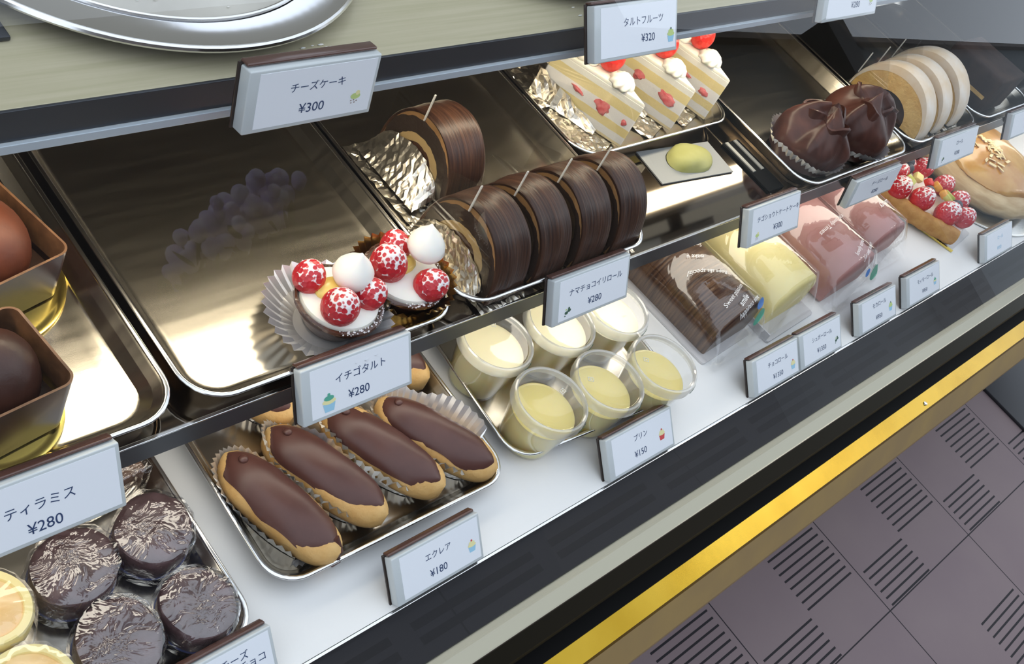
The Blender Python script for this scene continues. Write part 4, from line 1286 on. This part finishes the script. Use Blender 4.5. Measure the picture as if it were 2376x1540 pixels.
# ------------------------------------------------------------------ cocoa domed cakes (left of the middle shelf)
def collar_cake(label, x, y, rz, br, dome_m, cs, seed, H=0.046):
    t = thing('cocoa_dome_cake', label, 'cake', (x, y, ZS + TF + 0.0004), (0, 0, rz), 'cocoa dome cakes')
    bm = BM(); lathe(bm, [(br - 0.001, 0.0), (br, 0.0006), (br, 0.0016), (br - 0.0025, 0.0022), (br - 0.004, 0.0016), (br - 0.006, 0.0020), (0.001, 0.0018)], 64)
    obj('gold_board', bm, M['gold_board'], t)
    bm = BM(); loft(bm, [rrect(cs - 0.006, cs - 0.006, 0.010, 5, 0.0024), rrect(cs - 0.004, cs - 0.004, 0.010, 5, 0.020)], True, True, True)
    obj('cake_base', bm, M['collar_base'], t)
    # wrap-around chocolate sheet with wavy top
    rings = []
    po = rrect(cs, cs, 0.0085, 6)
    pi_ = rrect(cs - 0.003, cs - 0.003, 0.007, 6)
    def hh(p, k): return H * (1 + 0.10 * noise.noise(Vector((p[0] * 30, p[1] * 30, seed)))) * k
    r0 = [(p[0] * 0.97, p[1] * 0.97, 0.004) for p in po]
    r1 = [(p[0], p[1], hh(p, 0.55)) for p in po]
    r2 = [(p[0] * 1.03, p[1] * 1.03, hh(p, 1.0)) for p in po]
    r3 = [(p[0] * 1.03, p[1] * 1.03, hh(p, 1.0)) for p in pi_]
    r4 = [(p[0], p[1], hh(p, 0.55)) for p in pi_]
    bm = BM(); loft(bm, [r0, r1, r2], True)
    obj('chocolate_collar', bm, M['collar'], t, True, 0.9)
    bm = BM(); loft(bm, [r2, r3, r4], True)
    obj('collar_inside', bm, M['collar_cut'], t, True, 0.9)
    bm = BM()
    ball(bm, (0, 0, 0), 1.0, 32, squash=(cs * 0.455, cs * 0.455, 0.034), jitter=0.05, seed=seed)
    o = obj('cocoa_cream_dome', bm, dome_m, t, True, 2); o.location = (-0.002, 0.001, 0.033)
    bm = BM(); ball(bm, (0, 0, 0), 0.0022, 8, squash=(1.5, 1, 0.6)); o2 = obj('dimple', bm, M['collar_base'], t); o2.location = (-0.004, 0.006, 0.0655)
    return t
collar_cake('orange brown cocoa domed cake behind, at the left edge', 0.2155, 0.2860, R(14), 0.0570, M['cocoa'], 0.078, 1)
collar_cake('dark cocoa domed cake in front, at the left edge above the tag', 0.1860, 0.1900, R(10), 0.0415, M['cocoa_dark'], 0.062, 2, 0.050)

# ------------------------------------------------------------------ wrapped cakes (left of the base)
def wrapped(label, x, y, rz, r, h, kind, seed, group):
    t = thing('wrapped_cake' if kind == 'dark' else 'wrapped_cheese_tart', label, 'cake', (x, y, TF + 0.0004), (0, 0, rz), group)
    bm = BM()
    def rad(a): return 1 + 0.05 * math.sin(2 * a + seed) + 0.04 * noise.noise(Vector((math.cos(a) * 1.3, math.sin(a) * 1.3, seed)))
    def body(prof, n=44, j=0.0, cap0=True):
        loft(bm, [[(q * rad(2 * PI * i / n) * math.cos(2 * PI * i / n), q * rad(2 * PI * i / n) * math.sin(2 * PI * i / n), z + j * noise.noise(Vector((q * math.cos(2 * PI * i / n) * 120, q * math.sin(2 * PI * i / n) * 120, seed)))) for i in range(n)] for q, z in prof], True, cap0, True)
    if kind == 'dark':
        body([(r * 0.85, 0.0012), (r * 0.95, 0.006), (r * 0.98, 0.010)])
        obj('wrap_base', bm, M['wrap_base'], t)
        bm = BM()
        body([(r * 0.93, 0.0085), (r * 0.96, h * 0.7), (r * 0.93, h * 0.88), (r * 0.80, h * 0.97), (r * 0.5, h), (r * 0.2, h * 1.01), (r * 0.03, h * 1.01)], j=0.0022)
        obj('chocolate_cake', bm, M['brownie'], t)
    else:
        body([(r * 0.70, 0.0012), (r * 0.93, h * 0.6), (r * 0.96, h * 0.88), (r * 0.90, h), (r * 0.74, h * 0.985), (r * 0.70, h * 0.93)])
        obj('tart_rim', bm, M['cheese_skin'], t)
        bm = BM()
        body([(r * 0.735, h * 0.93), (r * 0.62, h * 0.985), (r * 0.3, h * 1.03), (r * 0.03, h * 1.04)], j=0.001, cap0=False)
        obj('glazed_top', bm, M['cheese_top'], t)
    bm = BM()
    n = 72
    rings = []
    for q, z in ((0.92, 0.0006), (1.06, 0.006), (1.05, h * 0.5), (1.035, h * 0.86), (0.95, h * 1.02), (0.7, h * 1.09), (0.35, h * 1.10), (0.04, h * 1.11)):
        ring = []
        for i in range(n):
            a = 2 * PI * i / n
            k = noise.noise(Vector((math.cos(a) * 5, math.sin(a) * 5, z * 60 + seed * 3))) if q > 0.9 else noise.noise(Vector((q * math.cos(a) * 3, q * math.sin(a) * 3, seed * 3)))
            qq = r * q * rad(a) * (1 + (0.045 if q > 0.9 else 0.0) * k)
            ring.append((qq * math.cos(a), qq * math.sin(a), max(0.0004, z + 0.0014 * k)))
        rings.append(ring)
    loft(bm, rings, True, True, True)
    obj('plastic_wrap', bm, M['wrap'] if kind == 'dark' else M['wrap_soft'], t, True, 0.6)
    return t
gd = 'plastic wrapped dark cakes'
wrapped('wrapped dark cake left of centre, under the tiramisu tag', 0.2205, 0.1260, 0.3, 0.0300, 0.033, 'dark', 1, gd)
wrapped('wrapped dark cake at the back right, glossiest of four', 0.2785, 0.1280, 1.1, 0.0292, 0.033, 'dark', 2, gd)
wrapped('wrapped dark cake nearest the bottom edge', 0.2215, 0.0665, 2.0, 0.0300, 0.033, 'dark', 3, gd)
wrapped('wrapped dark cake in the front right corner of its tray', 0.2775, 0.0650, 2.9, 0.0275, 0.033, 'dark', 4, gd)
wrapped('wrapped yellow cheese tart cut by the left edge', 0.1610, 0.1200, 0.4, 0.0282, 0.040, 'yellow', 5, 'yellow cheese tarts')
wrapped('wrapped yellow cheese tart cut by the bottom edge', 0.1625, 0.0640, 1.4, 0.0280, 0.040, 'yellow', 6, 'yellow cheese tarts')
t = thing('wrapped_brown_cake', 'brown wrapped cake piece showing right of the tiramisu tag', 'cake', (0.2700, 0.1930, TF + 0.0004), (0, 0, R(6)))
bm = BM(); box(bm, (0, 0, 0.019), (0.044, 0.052, 0.036), 0.004, seg=3); obj('cake_body', bm, M['brown_box'], t)
bm = BM(); box(bm, (0, 0, 0.020), (0.050, 0.058, 0.039), 0.004, seg=3)
for v in bm.verts:
    v.co += Vector((noise.noise(v.co * 90), noise.noise(v.co * 80 + Vector((4, 0, 0))), 0)) * 0.0012
obj('plastic_wrap', bm, M['wrap'], t)

# ------------------------------------------------------------------ packed roll cakes on the base
def sup(xr, hgt, p=2.8):
    return hgt * max(0.0, 1 - abs(xr) ** p) ** (1 / p)

def roll_pack(label, x, y, rz, hw, h, ly, cake_m, board, wrap_m, seed, name='packed_roll_cake', fin=0.022, ends=None):
    """D-shaped roll lying along y (local y=0 is its near end), in a clear bag on a card"""
    t = thing(name, label, 'roll cake', (x, y, 0.0004), (0, 0, rz), 'packed roll cakes')
    bh = 0.0028
    if board:
        bm = BM(); loft(bm, [rrect(board[0], board[1], 0.004, 4, 0.0, board[3], board[1] / 2 + board[2]), rrect(board[0], board[1], 0.004, 4, bh - 0.0004, board[3], board[1] / 2 + board[2])], True, True, True)
        obj('card_board', bm, M['board'], t, False)
        if len(board) > 4:
            bm = BM(); box(bm, (board[3] - board[0] / 2 + 0.0012, board[1] / 2 + board[2], bh + 0.004), (0.002, board[1] - 0.006, 0.009)); obj('board_lip', bm, M['board'], t, False)
    n = 26
    def sec(yy, k, kw=1.0):
        r = []
        for i in range(n + 1):
            xr = -math.cos(PI * i / n)
            r.append((hw * kw * xr, yy, bh + sup(xr, h) * k))
        return r
    bm = BM(); loft(bm, [sec(0.0, 0.92, 0.96), sec(0.003, 0.985, 0.99)] + [sec(0.003 + (ly - 0.003) * j / 6, 1.0) for j in range(1, 7)], True, True, True)
    obj('roll_cake', bm, cake_m, t, True, 0.9)
    if ends is not None:
        bm = BM(); r = [(a * 0.9, b - 0.0006, bh + (c - bh) * 0.9) for a, b, c in sec(0.0, 0.92, 0.96)]
        bm.faces.new([bm.verts.new(p) for p in r]); obj('cut_end', bm, ends, t, False)
    # bag
    def top(xx, yy):
        k = 1.06
        if yy < 0.004:
            s = max(0.0, min(1.0, (yy + fin) / (fin + 0.004)))
            k *= 0.10 + 0.90 * s ** 0.6
        return bh + 0.0010 + sup(max(-1, min(1, xx / (hw + 0.004))), h) * k
    rings = []
    for yy in [-fin, -fin * 0.8, -fin * 0.5, -fin * 0.25, 0.002] + [0.004 + (ly - 0.002) * j / 8 for j in range(9)]:
        r = []
        for i in range(n + 1):
            xr = -math.cos(PI * i / n)
            xx = (hw + 0.004) * xr
            w_ = 0.0010 * noise.noise(Vector((xx * 60, yy * 60, seed * 3)))
            r.append((xx, yy, max(bh + 0.0004, top(xx, yy) + w_)))
        rings.append(r)
    bm = BM(); loft(bm, rings, True, True, True)
    bag = obj('clear_bag', bm, wrap_m, t, True, 0.9)
    return t, bag, lambda xx, yy: top(xx, yy) + 0.0016
P1, bag1, f1 = roll_pack('chocolate roll cake with wood grain lines in a printed clear bag', 0.9360, 0.0720, R(4), 0.0455, 0.056, 0.185, M['choc_roll'], (0.098, 0.200, -0.009, -0.006), M['wrap_soft'], 1)
lettering(bag1, 'Rope slis special', 0.0072, (-0.014, 0.058, 0), M['white_print'], PI - 0.52, 'printed_writing', 0.004, 0.35, fold=f1)
lettering(bag1, 'make u', 0.0076, (-0.013, 0.080, 0), M['white_print'], PI - 0.45, 'printed_writing', 0.004, 0.35, fold=f1)
lettering(bag1, 'Smile', 0.0076, (0.002, 0.092, 0), M['white_print'], PI - 0.45, 'printed_writing', 0.004, 0.35, fold=f1)
lettering(bag1, 'Sweet passion', 0.0074, (-0.012, 0.022, 0), M['white_print'], 0.25, 'printed_writing', 0.0, 0.2, fold=f1)
lettering(bag1, 'smile', 0.0095, (-0.008, 0.011, 0), M['white_print'], 0.25, 'printed_writing', 0.006, 0.3, fold=f1)
lettering(bag1, 'happiness time', 0.0068, (-0.004, 0.003, 0), M['white_print'], 0.2, 'printed_writing', 0.0, 0.2, fold=f1)
def blob(parent, f, cx, cy, a, b, m, nm, rot=0.2):
    bm = BM(); vs = []
    for i in range(16):
        u, v = a * math.cos(2 * PI * i / 16), b * math.sin(2 * PI * i / 16)
        xx, yy = cx + u * math.cos(rot) - v * math.sin(rot), cy + u * math.sin(rot) + v * math.cos(rot)
        vs.append(bm.verts.new((xx, yy, f(xx, yy))))
    bm.faces.new(vs)
    return obj(nm, bm, m, parent, False, recalc=False)
blob(bag1, f1, 0.020, 0.0000, 0.010, 0.0032, M['blue_print'], 'blue_mark')
blob(bag1, f1, 0.018, -0.0085, 0.015, 0.0030, M['green_print'], 'green_mark')
P2, bag2, f2 = roll_pack('pale yellow roll cake in a clear bag on a folded grey card', 1.0455, 0.0700, R(3), 0.050, 0.060, 0.185, M['yellow_roll'], (0.108, 0.205, -0.020, 0.0, True), M['wrap_soft'], 2, fin=0.016)
P3, bag3, f3 = roll_pack('pink mocha roll cake in a printed bag, left of the pink pair', 1.1780, 0.0640, R(3), 0.052, 0.058, 0.185, M['pink_roll'], None, M['wrap_soft'], 3)
lettering(bag3, 'Sweet my lovely Times', 0.0085, (0.004, 0.060, 0), M['white_print'], PI + 0.1, 'printed_writing', 0.0, 0.2, fold=f3)
lettering(bag3, 'lovely time', 0.0080, (-0.004, 0.016, 0), M['white_print'], 0.35, 'printed_writing', 0.0, 0.2, fold=f3)
lettering(bag3, 'Sweet luxury', 0.0080, (0.008, 0.008, 0), M['white_print'], 0.35, 'printed_writing', 0.0, 0.2, fold=f3)
blob(bag3, f3, 0.030, -0.0130, 0.016, 0.0045, M['green_print'], 'green_mark', 0.1)
blob(bag3, f3, 0.004, -0.0110, 0.006, 0.0025, M['blue_print'], 'blue_mark', 0.1)
P4, bag4, f4 = roll_pack('pink mocha roll cake in a printed bag beside the berry tart', 1.2940, 0.0840, R(2), 0.050, 0.056, 0.165, M['pink_roll'], None, M['wrap_soft'], 4)
lettering(bag4, 'Luxury', 0.0110, (0.010, 0.036, 0), M['white_print'], PI + 0.1, 'printed_writing', 0.002, 0.25, fold=f4)
lettering(bag4, 'Sweet time', 0.0070, (0.012, 0.062, 0), M['white_print'], PI + 0.1, 'printed_writing', 0.0, 0.2, fold=f4)

# ------------------------------------------------------------------ berry tart slice
t = thing('berry_tart_slice', 'berry tart slice with sugared strawberries and kiwi on a white card', 'tart', (1.485, 0.110, 0.0004), (0, 0, 0))
bm = BM(); loft(bm, [[(-0.065, 0.062, z), (-0.020, -0.070, z), (0.058, -0.060, z), (0.060, 0.075, z)] for z in (0, 0.0016)], True, True, True); obj('white_card', bm, M['board'], t, False)
bm = BM(); loft(bm, [[(-0.0655, 0.064, z), (-0.0195, -0.0715, z), (-0.0225, -0.072, z), (-0.0685, 0.064, z)] for z in (0.0, 0.003)], True, True, True); obj('gold_edge', bm, M['gold_board'], t, False)
cr = []
for i in range(15):
    s = i / 14
    cr.append((-0.075 + 0.058 * s - 0.010 * math.sin(PI * s), 0.058 - 0.118 * s, 0.0135))
bm = BM(); tube(bm, cr, [0.010 + 0.0012 * (i % 2) for i in range(15)], 14)
for v in bm.verts:
    v.co.z = max(0.002, v.co.z * 1.25)
obj('crust', bm, M['tart_crust'], t)
bm = BM(); loft(bm, [[(a, b, z) for a, b, _ in cr] + [(0.045, -0.052, z), (0.052, 0.062, z)] for z in (0.003, 0.022)], True, True, True); obj('cream', bm, M['cream'], t, False)
for c, r in (((-0.062, 0.036, 0.035), 0.0185), ((-0.040, 0.006, 0.036), 0.0185), ((-0.018, -0.030, 0.036), 0.0190), ((0.012, -0.046, 0.035), 0.0160), ((0.034, -0.020, 0.036), 0.0165), ((0.040, 0.012, 0.036), 0.0160), ((0.036, 0.050, 0.036), 0.016), ((-0.030, 0.058, 0.036), 0.0150), ((0.002, 0.064, 0.036), 0.0140)):
    berry_obj('strawberry', t, c, r, (0.15, -0.2, 0.9), 1.05, M['straw_pink'] if c[0] > -0.05 else M['straw_sugar'])
for c in ((-0.032, 0.038, 0.038), (0.006, -0.012, 0.040), (0.018, -0.008, 0.039)):
    bm = BM(); box(bm, (0, 0, 0), (0.016, 0.014, 0.009), 0.002, seg=2); o = obj('kiwi_piece', bm, M['kiwi'], t); o.location = c; o.rotation_euler = (0.3, 0.3, c[0] * 40)
for c in ((-0.018, 0.054, 0.044), (-0.006, 0.062, 0.046), (-0.012, 0.012, 0.038), (0.016, -0.026, 0.038)):
    bm = BM(); ball(bm, (0, 0, 0), 0.0080, 14); o = obj('blueberry', bm, M['blueberry'], t); o.location = c
for c, m in (((-0.002, 0.022, 0.042), 'straw'), ((0.012, 0.012, 0.040), 'peach'), ((-0.014, 0.036, 0.042), 'yellow_roll'), ((0.004, -0.004, 0.042), 'peach')):
    bm = BM(); box(bm, (0, 0, 0), (0.014, 0.012, 0.010), 0.0025, seg=2); o = obj('fruit_cube', bm, M[m], t); o.location = c; o.rotation_euler = (0.4, 0.2, c[0] * 60)

# ------------------------------------------------------------------ golden pie on a round board
t = thing('golden_pie', 'large golden pie with almond flakes on a round silver board', 'pie', (1.688, 0.135, 0.0004))
bm = BM(); lathe(bm, [(0.128, 0.0), (0.131, 0.0008), (0.131, 0.0026), (0.128, 0.0032), (0.001, 0.0030)], 72); obj('silver_board', bm, M['silver_board'], t)
bm = BM()
n = 72
rings = []
for q, z in ((0.096, 0.0034), (0.108, 0.014), (0.110, 0.024), (0.104, 0.034), (0.090, 0.042)):
    rings.append([(q * (1 + 0.012 * math.sin(18 * 2 * PI * i / n)) * math.cos(2 * PI * i / n), q * (1 + 0.012 * math.sin(18 * 2 * PI * i / n)) * math.sin(2 * PI * i / n), z) for i in range(n)])
loft(bm, rings, True, True, True); obj('pastry_side', bm, M['chou_side'], t)
bm = BM(); ball(bm, (0, 0, 0), 1.0, 36, squash=(0.093, 0.093, 0.022), jitter=0.10, seed=2, nf=2.5)
for v in bm.verts:
    v.co.z = max(-0.002, v.co.z)
o = obj('glazed_top', bm, M['chou_top'], t); o.location = (0, 0, 0.0415)
random.seed(9)
bm = BM()
for k in range(46):
    a, q = random.uniform(2.0, 4.6), random.uniform(0.005, 0.060)
    z = 0.0425 + 0.022 * math.sqrt(max(0, 1 - (q / 0.093) ** 2)) + 0.001
    T = Matrix.Translation((q * math.cos(a), q * math.sin(a), z)) @ Matrix.Rotation(random.uniform(0, 6), 4, 'Z') @ Matrix.Rotation(random.uniform(-0.5, 0.5), 4, 'X')
    box(bm, (0, 0, 0), (0.013, 0.0045, 0.0010), 0.0003, T=T, seg=1)
o = obj('almond_flakes', bm, M['almond'], t, False); o['kind'] = 'stuff'

# ------------------------------------------------------------------ planter in the shop, seen as a reflection in the pane
t = thing('flower_planter', 'planter of lavender flowers mirrored in the glass', 'plant', (1.12, -1.25, FLOOR), (0, 0, 0))
bm = BM(); box(bm, (0, 0, 0.60), (0.62, 0.22, 1.20), 0.01); obj('pedestal', bm, M['pot'], t, False)
random.seed(21)
bm = BM()
for k in range(150):
    x, y, z = random.uniform(-0.17, 0.17), random.uniform(-0.08, 0.08), random.uniform(1.21, 1.36)
    T = Matrix.Translation((x, y, z)) @ Matrix.Rotation(random.uniform(0, 6), 4, 'Z') @ Matrix.Rotation(random.uniform(0.4, 1.4), 4, 'X')
    ball(bm, (0, 0, 0), 0.02, 6, T=T, squash=(0.5, 1.4, 0.15))
o = obj('foliage', bm, M['leaf'], t); o['kind'] = 'stuff'
bm = BM()
for k in range(90):
    x, y = random.uniform(-0.16, 0.16), random.uniform(-0.06, 0.10)
    z = 1.38 + 0.25 * x + random.uniform(-0.05, 0.05)
    ball(bm, (x, y, z), random.uniform(0.012, 0.022), 7, squash=(1, 1, 1.2))
o = obj('flower_heads', bm, M['flower'], t); o['kind'] = 'stuff'
